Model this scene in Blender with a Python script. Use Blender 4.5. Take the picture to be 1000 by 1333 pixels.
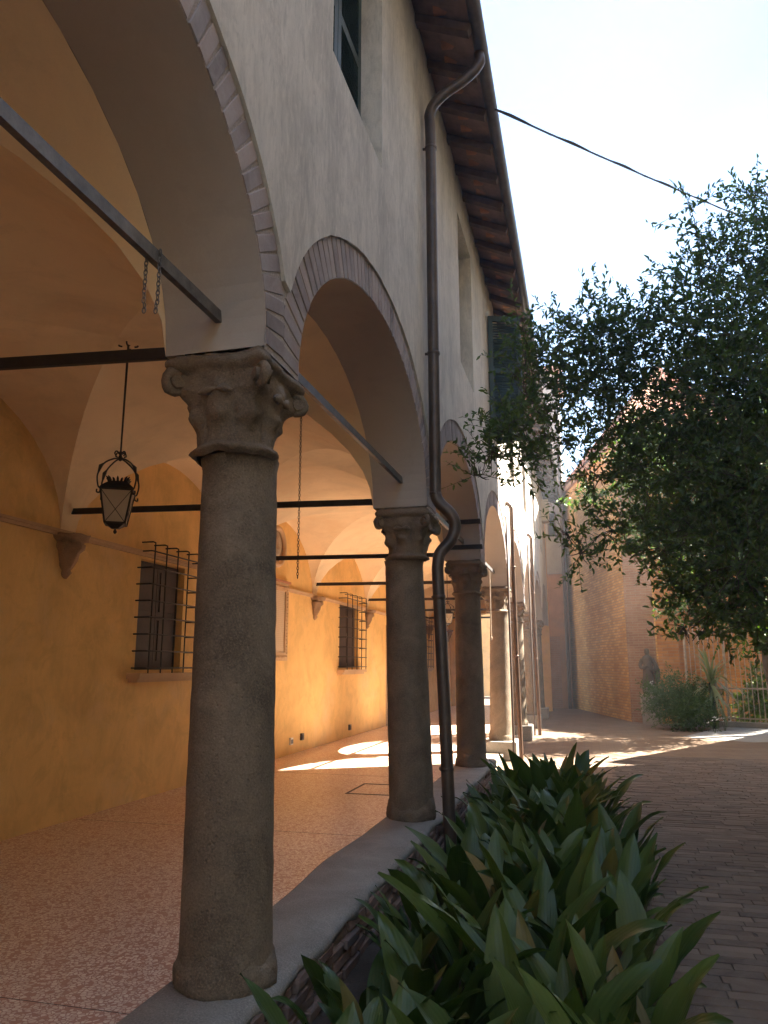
import bpy, bmesh, math, random
import numpy as np
from mathutils import Vector, Matrix, noise

random.seed(7); RNG = np.random.default_rng(7)
for o in list(bpy.data.objects): bpy.data.objects.remove(o)
SC = bpy.context.scene
COL = SC.collection
R = math.radians

# ------------------------------------------------------------------ camera
FPX, VX, HY, EZ = 980.0, 765.0, 866.0, 1.55          # photo pixels (1000 x 1333)
PITCH = math.atan((HY-666.5)/FPX); YAW = math.atan((VX-500)/math.hypot(FPX, HY-666.5))
F0 = Vector((-math.sin(YAW), math.cos(YAW), 0)); RT = Vector((math.cos(YAW), math.sin(YAW), 0)); ZZ = Vector((0, 0, 1))
FW = F0*math.cos(PITCH)+ZZ*math.sin(PITCH); UP = -F0*math.sin(PITCH)+ZZ*math.cos(PITCH)
CAMP = Vector((0, 0, EZ))
cam = bpy.data.cameras.new('camera'); camo = bpy.data.objects.new('camera', cam); COL.objects.link(camo)
cam.sensor_fit = 'VERTICAL'; cam.sensor_height = 36; cam.lens = 36*FPX/1333; cam.clip_start = .05; cam.clip_end = 2000
m = Matrix((RT, UP, -FW)).transposed().to_4x4(); m.translation = CAMP; camo.matrix_world = m
SC.camera = camo
def at(x, y, Y):                                      # photo pixel -> point on the plane y = Y
    d = FW+RT*((x-500)/FPX)-UP*((y-666.5)/FPX)
    return CAMP+d*(Y/d.y)

# ------------------------------------------------------------------ light
SUN_AZ, SUN_EL = 59.0, 48.0                           # azimuth from +Y towards +X
SDIR = Vector((math.sin(R(SUN_AZ))*math.cos(R(SUN_EL)), math.cos(R(SUN_AZ))*math.cos(R(SUN_EL)), math.sin(R(SUN_EL))))
W = bpy.data.worlds.new('World'); SC.world = W; W.use_nodes = True
wn = W.node_tree.nodes; wl = W.node_tree.links
sky = wn.new('ShaderNodeTexSky'); sky.sky_type = 'NISHITA'; sky.sun_disc = False
sky.sun_elevation = R(SUN_EL); sky.sun_rotation = R(SUN_AZ); sky.air_density = 1.0; sky.dust_density = .05; sky.ozone_density = 1.0
wl.new(sky.outputs[0], wn['Background'].inputs[0]); wn['Background'].inputs[1].default_value = .047
sl = bpy.data.lights.new('sun', 'SUN'); sl.energy = 5.0; sl.angle = R(.5); sl.color = (1, .93, .82)
so = bpy.data.objects.new('sun', sl); COL.objects.link(so); so.rotation_euler = SDIR.to_track_quat('Z', 'Y').to_euler(); so.location = SDIR*60
vs = SC.view_settings; vs.view_transform = 'Standard'; vs.look = 'None'; vs.gamma = 1; vs.use_curve_mapping = False; vs.exposure = 3.5
SC.render.engine = 'CYCLES'; cy = SC.cycles
cy.max_bounces = 14; cy.diffuse_bounces = 9; cy.glossy_bounces = 4; cy.transmission_bounces = 6; cy.transparent_max_bounces = 8
cy.use_denoising = True; cy.sample_clamp_indirect = 8

# ------------------------------------------------------------------ materials
def newmat(name):
    mt = bpy.data.materials.new(name); mt.use_nodes = True
    nt = mt.node_tree; return mt, nt, nt.nodes, nt.links, nt.nodes['Principled BSDF']
def posn(nt, scale=(1, 1, 1), obj=False):
    n, l = nt.nodes, nt.links
    mp = n.new('ShaderNodeMapping'); mp.inputs['Scale'].default_value = scale
    if obj: l.new(n.new('ShaderNodeTexCoord').outputs['Object'], mp.inputs[0])
    else: l.new(n.new('ShaderNodeNewGeometry').outputs['Position'], mp.inputs[0])
    return mp.outputs[0]
def noi(nt, vec, scale, detail=4, rough=.55, dist=0):
    t = nt.nodes.new('ShaderNodeTexNoise'); t.inputs['Scale'].default_value = scale; t.inputs['Detail'].default_value = detail
    t.inputs['Roughness'].default_value = rough; t.inputs['Distortion'].default_value = dist
    nt.links.new(vec, t.inputs['Vector']); return t.outputs['Fac']
def ramp(nt, fac, stops):
    r = nt.nodes.new('ShaderNodeValToRGB'); e = r.color_ramp.elements
    while len(e) < len(stops): e.new(.5)
    for k, (p, c) in enumerate(stops): e[k].position = p; e[k].color = (*c, 1)
    nt.links.new(fac, r.inputs[0]); return r.outputs[0]
def mix(nt, fac, a, b, mode='MIX'):
    x = nt.nodes.new('ShaderNodeMix'); x.data_type = 'RGBA'; x.blend_type = mode
    for s, v in ((x.inputs[0], fac), (x.inputs[6], a), (x.inputs[7], b)):
        if hasattr(v, 'links'): nt.links.new(v, s)
        elif isinstance(v, (int, float)): s.default_value = v
        else: s.default_value = (*v, 1)
    return x.outputs[2]
def math_(nt, op, a, b=0.):
    x = nt.nodes.new('ShaderNodeMath'); x.operation = op
    for s, v in ((x.inputs[0], a), (x.inputs[1], b)):
        if hasattr(v, 'links'): nt.links.new(v, s)
        else: s.default_value = v
    return x.outputs[0]
def bump(nt, bsdf, h, strength=.4, dist=.01, prev=None):
    b = nt.nodes.new('ShaderNodeBump'); b.inputs['Strength'].default_value = strength; b.inputs['Distance'].default_value = dist
    nt.links.new(h, b.inputs['Height'])
    if prev is not None: nt.links.new(prev, b.inputs['Normal'])
    nt.links.new(b.outputs[0], bsdf.inputs['Normal']); return b.outputs[0]
def mul(c, k): return tuple(v*k for v in c)

def plaster(name, c, var=.25, stain=None, streak=1.0, rough=.9, scale=1.6, grain=.25, aniso=(1, 1, 1)):
    mt, nt, n, l, b = newmat(name)
    p = posn(nt, aniso); p0 = posn(nt)
    big = noi(nt, p, scale, 6, .62, .6)
    col = ramp(nt, big, [(.25, mul(c, 1-var)), (.5, c), (.78, mul(c, 1+var*.6))])
    if stain:
        f = ramp(nt, noi(nt, p0, .9, 7, .7, .3), [(.52, (0, 0, 0)), (.72, (1, 1, 1))])
        col = mix(nt, f, col, stain)
    if streak:
        s = noi(nt, posn(nt, (7, 7, 1.9)), 2.2, 7, .68, 1.3)
        col = mix(nt, math_(nt, 'MULTIPLY', ramp(nt, s, [(.45, (0, 0, 0)), (.7, (1, 1, 1))]), .3*streak), col, mul(c, 1.35))
        s2 = noi(nt, posn(nt, (12, 12, 3.6)), 2.0, 7, .72, .8)
        col = mix(nt, math_(nt, 'MULTIPLY', ramp(nt, s2, [(.5, (0, 0, 0)), (.8, (1, 1, 1))]), .4*streak), col, mul(c, .6))
    blot = ramp(nt, noi(nt, p0, 2.6, 9, .74, .7), [(.53, (0, 0, 0)), (.6, (1, 1, 1))])
    col = mix(nt, math_(nt, 'MULTIPLY', blot, .3*min(1, var*4)), col, mul(c, .68))
    blot2 = ramp(nt, noi(nt, posn(nt, (1, 1, .6)), 4.1, 9, .76, .5), [(.57, (0, 0, 0)), (.64, (1, 1, 1))])
    col = mix(nt, math_(nt, 'MULTIPLY', blot2, .3*min(1, var*4)), col, tuple(min(.9, v*1.2) for v in c))
    fine = noi(nt, p0, 90, 4, .7)
    col = mix(nt, math_(nt, 'MULTIPLY', fine, .25), col, mul(c, .55))
    l.new(col, b.inputs['Base Color']); b.inputs['Roughness'].default_value = rough; b.inputs['Specular IOR Level'].default_value = .2
    h = math_(nt, 'ADD', math_(nt, 'MULTIPLY', fine, .3), noi(nt, p, 7, 5, .6))
    bump(nt, b, h, grain, .03); return mt

def stone(name, c, var=.35, pit=1.0, rough=.85, light=None):
    mt, nt, n, l, b = newmat(name)
    p = posn(nt); col = ramp(nt, noi(nt, p, 3.2, 7, .65, .5), [(.28, mul(c, 1-var)), (.52, c), (.75, mul(c, 1+var))])
    sp = noi(nt, p, 120, 3, .7)
    col = mix(nt, math_(nt, 'MULTIPLY', ramp(nt, sp, [(.5, (0, 0, 0)), (.72, (1, 1, 1))]), .5), col, mul(c, 1.9))
    col = mix(nt, math_(nt, 'MULTIPLY', ramp(nt, sp, [(.3, (1, 1, 1)), (.45, (0, 0, 0))]), .5), col, mul(c, .35))
    if light:
        col = mix(nt, math_(nt, 'MULTIPLY', ramp(nt, noi(nt, p, 1.9, 8, .75, .8), [(.55, (0, 0, 0)), (.68, (1, 1, 1))]), .55), col, light)
    l.new(col, b.inputs['Base Color']); b.inputs['Roughness'].default_value = rough; b.inputs['Specular IOR Level'].default_value = .25
    v = nt.nodes.new('ShaderNodeTexVoronoi'); v.inputs['Scale'].default_value = 38; l.new(p, v.inputs['Vector'])
    pits = ramp(nt, v.outputs['Distance'], [(.05, (0, 0, 0)), (.3, (1, 1, 1))])
    h = math_(nt, 'ADD', math_(nt, 'MULTIPLY', sp, .5), math_(nt, 'ADD', math_(nt, 'MULTIPLY', pits, .35*pit), noi(nt, p, 14, 6, .7)))
    bump(nt, b, h, .55, .012); return mt

def simple(name, c, rough=.5, metal=0., var=.3, scale=9., bmp=.15, spec=.5):
    mt, nt, n, l, b = newmat(name); p = posn(nt)
    l.new(ramp(nt, noi(nt, p, scale, 5, .65), [(.3, mul(c, 1-var)), (.7, mul(c, 1+var))]), b.inputs['Base Color'])
    b.inputs['Roughness'].default_value = rough; b.inputs['Metallic'].default_value = metal; b.inputs['Specular IOR Level'].default_value = spec
    if bmp: bump(nt, b, noi(nt, p, scale*5, 4, .6), bmp, .005)
    return mt

def brickpiece(name, cols, dirt, dirtamt=.5, rough=.92, bmp=.6, bd=.01):
    mt, nt, n, l, b = newmat(name); oi = n.new('ShaderNodeObjectInfo'); p = posn(nt)
    at_ = n.new('ShaderNodeAttribute'); at_.attribute_name = 'tint'
    rnd = math_(nt, 'FRACT', math_(nt, 'ADD', oi.outputs['Random'], at_.outputs['Fac']))
    col = ramp(nt, rnd, [(k/(len(cols)-1), c) for k, c in enumerate(cols)])
    col = mix(nt, math_(nt, 'MULTIPLY', ramp(nt, noi(nt, p, 6, 7, .7, .6), [(.4, (0, 0, 0)), (.7, (1, 1, 1))]), dirtamt), col, dirt)
    fine = noi(nt, p, 70, 4, .7)
    col = mix(nt, math_(nt, 'MULTIPLY', fine, .35), col, mul(cols[0], .45))
    l.new(col, b.inputs['Base Color']); b.inputs['Roughness'].default_value = rough; b.inputs['Specular IOR Level'].default_value = .2
    bump(nt, b, math_(nt, 'ADD', math_(nt, 'MULTIPLY', fine, .4), noi(nt, p, 22, 5, .7)), bmp, bd); return mt

def brickwall(name, c1, c2, mortar, axis='x', bw=.26, bh=.07):
    mt, nt, n, l, b = newmat(name)
    g = n.new('ShaderNodeNewGeometry'); sp = n.new('ShaderNodeSeparateXYZ'); l.new(g.outputs['Position'], sp.inputs[0])
    cb = n.new('ShaderNodeCombineXYZ')
    u = sp.outputs['X'] if axis == 'x' else sp.outputs['Y']
    wob = math_(nt, 'MULTIPLY', noi(nt, g.outputs['Position'], 1.3, 3), .05)
    l.new(u, cb.inputs[0]); l.new(math_(nt, 'ADD', sp.outputs['Z'], wob), cb.inputs[1])
    t = n.new('ShaderNodeTexBrick'); l.new(cb.outputs[0], t.inputs['Vector']); t.inputs['Scale'].default_value = 1
    t.inputs['Brick Width'].default_value = bw; t.inputs['Row Height'].default_value = bh; t.inputs['Mortar Size'].default_value = .011
    t.inputs['Mortar Smooth'].default_value = .4; t.inputs['Bias'].default_value = -.1
    t.inputs['Color1'].default_value = (*c1, 1); t.inputs['Color2'].default_value = (*c2, 1); t.inputs['Mortar'].default_value = (*mortar, 1)
    p = posn(nt)
    col = mix(nt, math_(nt, 'MULTIPLY', ramp(nt, noi(nt, p, .7, 6, .65, .5), [(.4, (0, 0, 0)), (.7, (1, 1, 1))]), .55), t.outputs['Color'], mul(c1, .5))
    col = mix(nt, math_(nt, 'MULTIPLY', ramp(nt, noi(nt, p, 2.2, 6, .7, .5), [(.5, (0, 0, 0)), (.75, (1, 1, 1))]), .5), col, mul(mortar, 1.1))
    l.new(col, b.inputs['Base Color']); b.inputs['Roughness'].default_value = .95; b.inputs['Specular IOR Level'].default_value = .1
    h = math_(nt, 'ADD', math_(nt, 'MULTIPLY', t.outputs['Fac'], -1.), math_(nt, 'MULTIPLY', noi(nt, p, 12, 5, .7), .8))
    bump(nt, b, h, .7, .02); return mt

def leafmat(name, c, c2, trans=.3, rough=.4, spec=.4, veins=0, tcol=None):
    mt, nt, n, l, b = newmat(name)
    oi = n.new('ShaderNodeObjectInfo'); at_ = n.new('ShaderNodeAttribute'); at_.attribute_name = 'tint'
    rnd = math_(nt, 'FRACT', math_(nt, 'ADD', oi.outputs['Random'], at_.outputs['Fac']))
    col = ramp(nt, rnd, [(0, c), (.6, mul(tuple((a+d)/2 for a, d in zip(c, c2)), 1)), (1, c2)])
    if veins:
        p = posn(nt, (1, 1, 1), True); sx = n.new('ShaderNodeSeparateXYZ'); l.new(p, sx.inputs[0])
        wv = math_(nt, 'SINE', math_(nt, 'MULTIPLY', sx.outputs['X'], veins))
        col = mix(nt, math_(nt, 'MULTIPLY', math_(nt, 'ADD', math_(nt, 'MULTIPLY', wv, .5), .5), .18), col, mul(c2, 1.15))
        col = mix(nt, math_(nt, 'MULTIPLY', ramp(nt, noi(nt, p, 9, 5, .7), [(.62, (0, 0, 0)), (.8, (1, 1, 1))]), .5), col, (.16, .13, .05))
        bump(nt, b, wv, .12, .003)
        rr = ramp(nt, noi(nt, posn(nt), 14, 4), [(.35, (rough*.75,)*3), (.7, (min(1, rough*1.5),)*3)])
        l.new(rr, b.inputs['Roughness'])
    else: b.inputs['Roughness'].default_value = rough
    l.new(col, b.inputs['Base Color']); b.inputs['Specular IOR Level'].default_value = spec
    tr = n.new('ShaderNodeBsdfTranslucent'); l.new(mix(nt, 1., col, tcol or (1.0, 1.25, .35), 'MULTIPLY'), tr.inputs[0])
    ms = n.new('ShaderNodeMixShader'); ms.inputs[0].default_value = trans
    l.new(b.outputs[0], ms.inputs[1]); l.new(tr.outputs[0], ms.inputs[2]); l.new(ms.outputs[0], n['Material Output'].inputs[0]); return mt

M = {}
M['facade'] = plaster('facade_plaster', (.63, .57, .49), .36, (.45, .41, .36), 2.0, scale=1.4, grain=.3, aniso=(1.6, 1.6, .7))
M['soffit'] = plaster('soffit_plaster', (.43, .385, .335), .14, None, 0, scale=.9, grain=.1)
M['ochre'] = plaster('ochre_plaster', (.81, .525, .205), .26, (.76, .53, .28), .6, scale=1.9, grain=.22)
M['vault'] = plaster('vault_plaster', (.84, .67, .44), .16, (.77, .57, .34), .0, scale=1.1, grain=.1)
M['mould'] = plaster('moulding_plaster', (.58, .40, .24), .15, None, 0, scale=3, grain=.2)
M['stone'] = stone('column_stone', (.185, .142, .098), .45, 1.3, light=(.31, .255, .19))
M['capstone'] = stone('capital_stone', (.175, .13, .088), .35, .6, light=(.27, .215, .155))
M['pale'] = stone('pale_stone', (.42, .34, .25), .2, .3)
M['concrete'] = stone('cap_concrete', (.27, .25, .215), .24, .25, light=(.37, .34, .3))
M['iron'] = simple('dark_iron', (.028, .021, .017), .55, .3, .4, 14, .2)
M['rod'] = simple('grey_iron_bar', (.14, .13, .125), .5, .35, .35, 20, .25)
M['pipe'] = simple('brown_copper_pipe', (.085, .06, .046), .42, .35, .35, 6, .05)
M['pipe2'] = simple('rust_brown_pipe', (.11, .065, .042), .4, .35, .3, 6, .05)
M['shutter'] = simple('green_shutter_paint', (.03, .055, .05), .5, 0, .25, 12, .1)
M['bshutter'] = simple('brown_shutter_paint', (.055, .034, .024), .6, 0, .3, 9, .15)
M['wood'] = simple('rafter_wood', (.12, .075, .05), .8, 0, .4, 8, .3)
M['terracotta'] = simple('terracotta', (.42, .19, .10), .85, 0, .35, 5, .3)
M['eave'] = simple('eave_tiles', (.25, .16, .12), .85, 0, .4, 5, .3)
M['gutter'] = simple('gutter_metal', (.10, .085, .08), .5, .4, .3, 8, .1)
M['white'] = simple('white_plastic', (.7, .68, .62), .4, 0, .05, 9, 0)
M['black'] = simple('black_plastic', (.02, .02, .02), .4, 0, .1, 9, 0)
M['cream'] = plaster('cream_plaster', (.62, .52, .33), .1, None, .5)
M['greyp'] = plaster('grey_plaster', (.33, .30, .27), .25, (.25, .22, .19), .8)
M['orangep'] = plaster('worn_orange_plaster', (.42, .22, .11), .3, (.27, .2, .15), .8, grain=.4)
M['wood_door'] = simple('door_wood', (.24, .15, .075), .6, 0, .3, 5, .15)
M['corbel'] = stone('corbel_stone', (.30, .195, .115), .35, .6)
M['statue'] = stone('statue_stone', (.13, .105, .083), .3, .4)
M['wallbrick'] = brickpiece('eroded_brick', [(.20, .115, .085), (.26, .155, .11), (.17, .11, .09), (.30, .19, .14)], (.30, .25, .21), .55, bmp=.8)
M['mortar'] = stone('lime_mortar', (.27, .23, .19), .25, .5)
M['archbrick'] = brickpiece('arch_brick', [(.27, .215, .20), (.44, .35, .32), (.21, .17, .165), (.36, .30, .29), (.48, .37, .32)], (.5, .45, .42), .6, bmp=.35, bd=.006)
M['pathbrick'] = brickpiece('path_brick', [(.145, .10, .072), (.185, .13, .092), (.115, .084, .064), (.25, .185, .135), (.16, .113, .082)], (.26, .205, .155), .55, bmp=.5)
M['archmortar'] = stone('arch_mortar', (.36, .30, .26), .2, .3)
M['joint'] = stone('path_joint_sand', (.17, .125, .09), .3, .4)
M['soil'] = stone('bed_soil', (.085, .06, .042), .4, .6)
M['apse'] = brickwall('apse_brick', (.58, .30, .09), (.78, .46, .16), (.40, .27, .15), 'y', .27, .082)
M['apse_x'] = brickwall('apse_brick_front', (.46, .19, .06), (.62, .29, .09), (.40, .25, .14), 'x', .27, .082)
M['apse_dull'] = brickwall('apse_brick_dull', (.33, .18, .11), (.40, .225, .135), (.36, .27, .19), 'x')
M['aspid'] = leafmat('aspidistra_leaf', (.040, .073, .016), (.080, .118, .022), .15, .38, .4, veins=420)
M['dryleaf'] = leafmat('dry_aspidistra_leaf', (.13, .12, .03), (.22, .16, .06), .2, .5, .3, veins=420)
M['leaf'] = leafmat('near_tree_leaf', (.07, .105, .045), (.12, .155, .055), .44, .45, .35)
M['leaf2'] = leafmat('sunny_tree_leaf', (.05, .10, .015), (.10, .15, .02), .45, .45, .3)
M['shrub'] = leafmat('shrub_leaf', (.055, .10, .022), (.10, .15, .035), .3, .5, .3)
M['bush'] = leafmat('bush_leaf', (.09, .15, .025), (.16, .21, .04), .4, .5, .3)
M['yucca'] = leafmat('yucca_leaf', (.16, .19, .09), (.27, .29, .15), .2, .45, .4)
M['bark'] = stone('tree_bark', (.085, .065, .05), .35, .6)
M['flower'] = simple('white_petals', (.75, .72, .68), .6, 0, .05, 9, 0)
M['fence'] = simple('pale_rusty_iron', (.38, .3, .23), .6, .1, .3, 12, .2)
M['slab'] = stone('ramp_concrete', (.36, .34, .31), .12, .2)
M['cable'] = simple('cable_rubber', (.045, .045, .05), .5, 0, .1, 9, 0)
mt, nt, n, l, b = newmat('lantern_glass'); b.inputs['Base Color'].default_value = (.7, .62, .5, 1); b.inputs['Roughness'].default_value = .25
tpn = n.new('ShaderNodeBsdfTransparent'); tpn.inputs[0].default_value = (.9, .86, .78, 1); trn = n.new('ShaderNodeBsdfTranslucent'); trn.inputs[0].default_value = (.9, .84, .72, 1)
m1 = n.new('ShaderNodeMixShader'); m1.inputs[0].default_value = .5; l.new(b.outputs[0], m1.inputs[1]); l.new(trn.outputs[0], m1.inputs[2])
m2 = n.new('ShaderNodeMixShader'); m2.inputs[0].default_value = .35; l.new(m1.outputs[0], m2.inputs[1]); l.new(tpn.outputs[0], m2.inputs[2]); l.new(m2.outputs[0], n['Material Output'].inputs[0]); M['glass'] = mt
mt, nt, n, l, b = newmat('window_glass'); b.inputs['Base Color'].default_value = (.05, .055, .06, 1); b.inputs['Roughness'].default_value = .08; M['pane'] = mt
# terrazzo
mt, nt, n, l, b = newmat('terrazzo'); p = posn(nt)
wn_ = n.new('ShaderNodeVectorMath'); wn_.operation = 'ADD'; l.new(p, wn_.inputs[0])
tn = n.new('ShaderNodeTexNoise'); tn.inputs['Scale'].default_value = 40; l.new(p, tn.inputs['Vector'])
sc_ = n.new('ShaderNodeVectorMath'); sc_.operation = 'SCALE'; sc_.inputs[3].default_value = .012; l.new(tn.outputs['Color'], sc_.inputs[0]); l.new(sc_.outputs[0], wn_.inputs[1])
v1 = n.new('ShaderNodeTexVoronoi'); v1.inputs['Scale'].default_value = 46; v1.feature = 'DISTANCE_TO_EDGE'; l.new(wn_.outputs[0], v1.inputs['Vector'])
v2 = n.new('ShaderNodeTexVoronoi'); v2.inputs['Scale'].default_value = 46; l.new(wn_.outputs[0], v2.inputs['Vector'])
chip = ramp(nt, v1.outputs['Distance'], [(.07, (0, 0, 0)), (.11, (1, 1, 1))])
bw_ = n.new('ShaderNodeRGBToBW'); l.new(v2.outputs['Color'], bw_.inputs[0])
chipc = ramp(nt, bw_.outputs[0], [(0, (.47, .24, .16)), (.27, (.54, .30, .205)), (.31, (.72, .57, .44)), (.7, (.84, .73, .6)), (1, (.68, .49, .36))])
tc = mix(nt, chip, (.48, .26, .18), chipc)
tc = mix(nt, math_(nt, 'MULTIPLY', ramp(nt, noi(nt, p, .8, 6, .6), [(.4, (0, 0, 0)), (.9, (1, 1, 1))]), .0), tc, (.38, .24, .17))
l.new(tc, b.inputs['Base Color']); l.new(ramp(nt, noi(nt, p, 2.5, 5, .6), [(.3, (.28,)*3), (.7, (.36,)*3)]), b.inputs['Roughness']); b.inputs['Specular IOR Level'].default_value = .35
bump(nt, b, v1.outputs['Distance'], .06, .003); M['terrazzo'] = mt
# ground / far path
def groundmat():
    mt, nt, n, l, b = newmat('far_path_brick')
    t = n.new('ShaderNodeTexBrick'); l.new(posn(nt), t.inputs['Vector']); t.inputs['Scale'].default_value = 1
    t.inputs['Brick Width'].default_value = .28; t.inputs['Row Height'].default_value = .1; t.inputs['Mortar Size'].default_value = .006
    t.inputs['Color1'].default_value = (.19, .125, .08, 1); t.inputs['Color2'].default_value = (.24, .16, .10, 1); t.inputs['Mortar'].default_value = (.15, .11, .08, 1)
    p = posn(nt); col = mix(nt, math_(nt, 'MULTIPLY', ramp(nt, noi(nt, p, 1.2, 7, .7), [(.45, (0, 0, 0)), (.7, (1, 1, 1))]), .5), t.outputs['Color'], (.27, .21, .16))
    l.new(col, b.inputs['Base Color']); b.inputs['Roughness'].default_value = .9; b.inputs['Specular IOR Level'].default_value = .2
    bump(nt, b, noi(nt, p, 25, 5, .7), .4, .01); return mt
M['farpath'] = groundmat()
# plaque with rows of worn incised lines
mt, nt, n, l, b = newmat('inscribed_stone'); g = n.new('ShaderNodeNewGeometry'); sp = n.new('ShaderNodeSeparateXYZ'); l.new(g.outputs['Position'], sp.inputs[0])
rows = math_(nt, 'SINE', math_(nt, 'MULTIPLY', sp.outputs['Z'], 210.)); brk = noi(nt, posn(nt, (1, 60, 3)), 1.5, 2)
msk = math_(nt, 'MULTIPLY', ramp(nt, rows, [(.5, (0, 0, 0)), (.75, (1, 1, 1))]), ramp(nt, brk, [(.42, (0, 0, 0)), (.5, (1, 1, 1))]))
l.new(mix(nt, math_(nt, 'MULTIPLY', msk, .28), (.56, .44, .30), (.25, .16, .09)), b.inputs['Base Color']); b.inputs['Roughness'].default_value = .8; M['inscr'] = mt

# ------------------------------------------------------------------ mesh helpers
class MB:
    def __init__(s): s.v = []; s.f = []; s.sm = []
    def add(s, vs, fs, smooth=False):
        o = len(s.v); s.v += [tuple(v) for v in vs]; s.f += [tuple(i+o for i in f) for f in fs]; s.sm += [smooth]*len(fs); return s
    def box(s, a, b):
        x0, y0, z0 = a; x1, y1, z1 = b
        return s.add([(x0, y0, z0), (x1, y0, z0), (x1, y1, z0), (x0, y1, z0), (x0, y0, z1), (x1, y0, z1), (x1, y1, z1), (x0, y1, z1)],
                     [(0, 3, 2, 1), (4, 5, 6, 7), (0, 1, 5, 4), (1, 2, 6, 5), (2, 3, 7, 6), (3, 0, 4, 7)])
    def obox(s, c, ax, hs):                           # oriented box: centre, three axes, half sizes
        c = Vector(c); vs = []
        for k in (-1, 1):
            for i, j in ((-1, -1), (1, -1), (1, 1), (-1, 1)):
                vs.append(c+ax[0]*(i*hs[0])+ax[1]*(j*hs[1])+ax[2]*(k*hs[2]))
        return s.add(vs, [(0, 3, 2, 1), (4, 5, 6, 7), (0, 1, 5, 4), (1, 2, 6, 5), (2, 3, 7, 6), (3, 0, 4, 7)])
    def tube(s, pts, r, n=8, caps=True, smooth=True):
        pts = [Vector(p) for p in pts]; N = len(pts); rs = r if isinstance(r, (list, tuple)) else [r]*N
        vs = []; prev = None
        for i, p in enumerate(pts):
            t = (pts[min(i+1, N-1)]-pts[max(i-1, 0)]).normalized()
            a = (prev-t*prev.dot(t)) if prev is not None else t.orthogonal()
            if a.length < 1e-6: a = t.orthogonal()
            a.normalize(); prev = a; bb = t.cross(a)
            for k in range(n):
                th = 2*math.pi*k/n; vs.append(p+(a*math.cos(th)+bb*math.sin(th))*rs[i])
        fs = [(i*n+k, i*n+(k+1) % n, (i+1)*n+(k+1) % n, (i+1)*n+k) for i in range(N-1) for k in range(n)]
        s.add(vs, fs, smooth)
        if caps: s.add(vs[:n], [tuple(range(n))[::-1]]); s.add(vs[-n:], [tuple(range(n))])
        return s
    def lathe(s, prof, n=24, c=(0, 0, 0), smooth=True, sy=1., sx=1.):
        vs = []
        for r, z in prof:
            for k in range(n):
                th = 2*math.pi*k/n; vs.append((c[0]+r*sx*math.cos(th), c[1]+r*sy*math.sin(th), c[2]+z))
        N = len(prof); fs = [(i*n+k, i*n+(k+1) % n, (i+1)*n+(k+1) % n, (i+1)*n+k) for i in range(N-1) for k in range(n)]
        s.add(vs, fs, smooth); s.add(vs[:n], [tuple(range(n))[::-1]]); s.add(vs[-n:], [tuple(range(n))]); return s
    def quad(s, *p): return s.add(p, [tuple(range(len(p)))])
    def wobble(s, amp, scale, seed=0.):
        for i, v in enumerate(s.v):
            d = noise.noise_vector(Vector(v)*scale+Vector((seed, seed*1.7, 3.1*seed))); s.v[i] = tuple(Vector(v)+d*amp)
        return s
    def mesh(s, name, mat):
        me = bpy.data.meshes.new(name); me.from_pydata(s.v, [], s.f); me.polygons.foreach_set('use_smooth', s.sm)
        me.materials.append(mat if not isinstance(mat, str) else M[mat]); me.update(); return me
    def build(s, name, mat, parent=None): return put(name, s.mesh(name, mat), parent)
def put(name, me, parent=None, mw=None):
    o = bpy.data.objects.new(name, me); COL.objects.link(o)
    if parent is not None:
        o.parent = parent; o.matrix_parent_inverse = wmat(parent).inverted()
    if mw is not None: o.matrix_basis = mw
    return o
def wmat(o):
    mm = o.matrix_basis.copy()
    if o.parent: mm = wmat(o.parent) @ o.matrix_parent_inverse @ mm
    return mm
def empty(name, loc): 
    o = bpy.data.objects.new(name, None); COL.objects.link(o); o.location = loc; o.empty_display_size = .2; return o
def tag(o, label=None, cat=None, group=None, kind=None):
    if label: o['label'] = label
    if cat: o['category'] = cat
    if group: o['group'] = group
    if kind: o['kind'] = kind
    return o
def bevel(me, w=.006, seg=1):
    bm = bmesh.new(); bm.from_mesh(me); bmesh.ops.bevel(bm, geom=bm.edges[:], offset=w, segments=seg, affect='EDGES', profile=.6); bm.to_mesh(me); bm.free(); me.update(); return me
def rough_box(name, sx, sy, sz, mat, seed, amp, bv=.006):      # worn brick, 44 triangles, centred
    bm = bmesh.new(); bmesh.ops.create_cube(bm, size=1); rr = random.Random(seed)
    for v in bm.verts: v.co = Vector((v.co.x*sx, v.co.y*sy, v.co.z*sz))
    bmesh.ops.bevel(bm, geom=bm.edges[:], offset=bv, offset_type='OFFSET', segments=1, affect='EDGES')
    for v in bm.verts: v.co += Vector((rr.uniform(-1, 1), rr.uniform(-1, 1), rr.uniform(-1, 1)))*amp
    me = bpy.data.meshes.new(name); bm.to_mesh(me); bm.free(); me.materials.append(M[mat]); return me

# ------------------------------------------------------------------ layout constants
XF, XC, XI, XW = -1.25, -1.49, -1.75, -4.75           # facade face, columns, inside face of arcade, corridor wall
CAPZ, FLZ, SPR = .30, .13, 2.90
Y0C, SP = 3.10, 3.44
YP0 = 2.99                                             # pier centres above the columns
NC0, NC1 = -2, 6
YS, YE = -7.2, 27.3
AH, BH, TB = 1.53, 1.05, .23                           # arch half span, rise, brick band
WOFF = .34
def yc(i): return Y0C+SP*i
def yp(i): return YP0+SP*i
def yw(i): return yp(i)-WOFF+.0
def arch_z(y, i, a=AH, b=BH):
    d = (y-(yp(i)+SP/2))/a
    return SPR+b*math.sqrt(max(0, 1-d*d)) if abs(d) < 1 else None
EAVZ, GX, GZ = 7.42, -.735, 7.2

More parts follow.
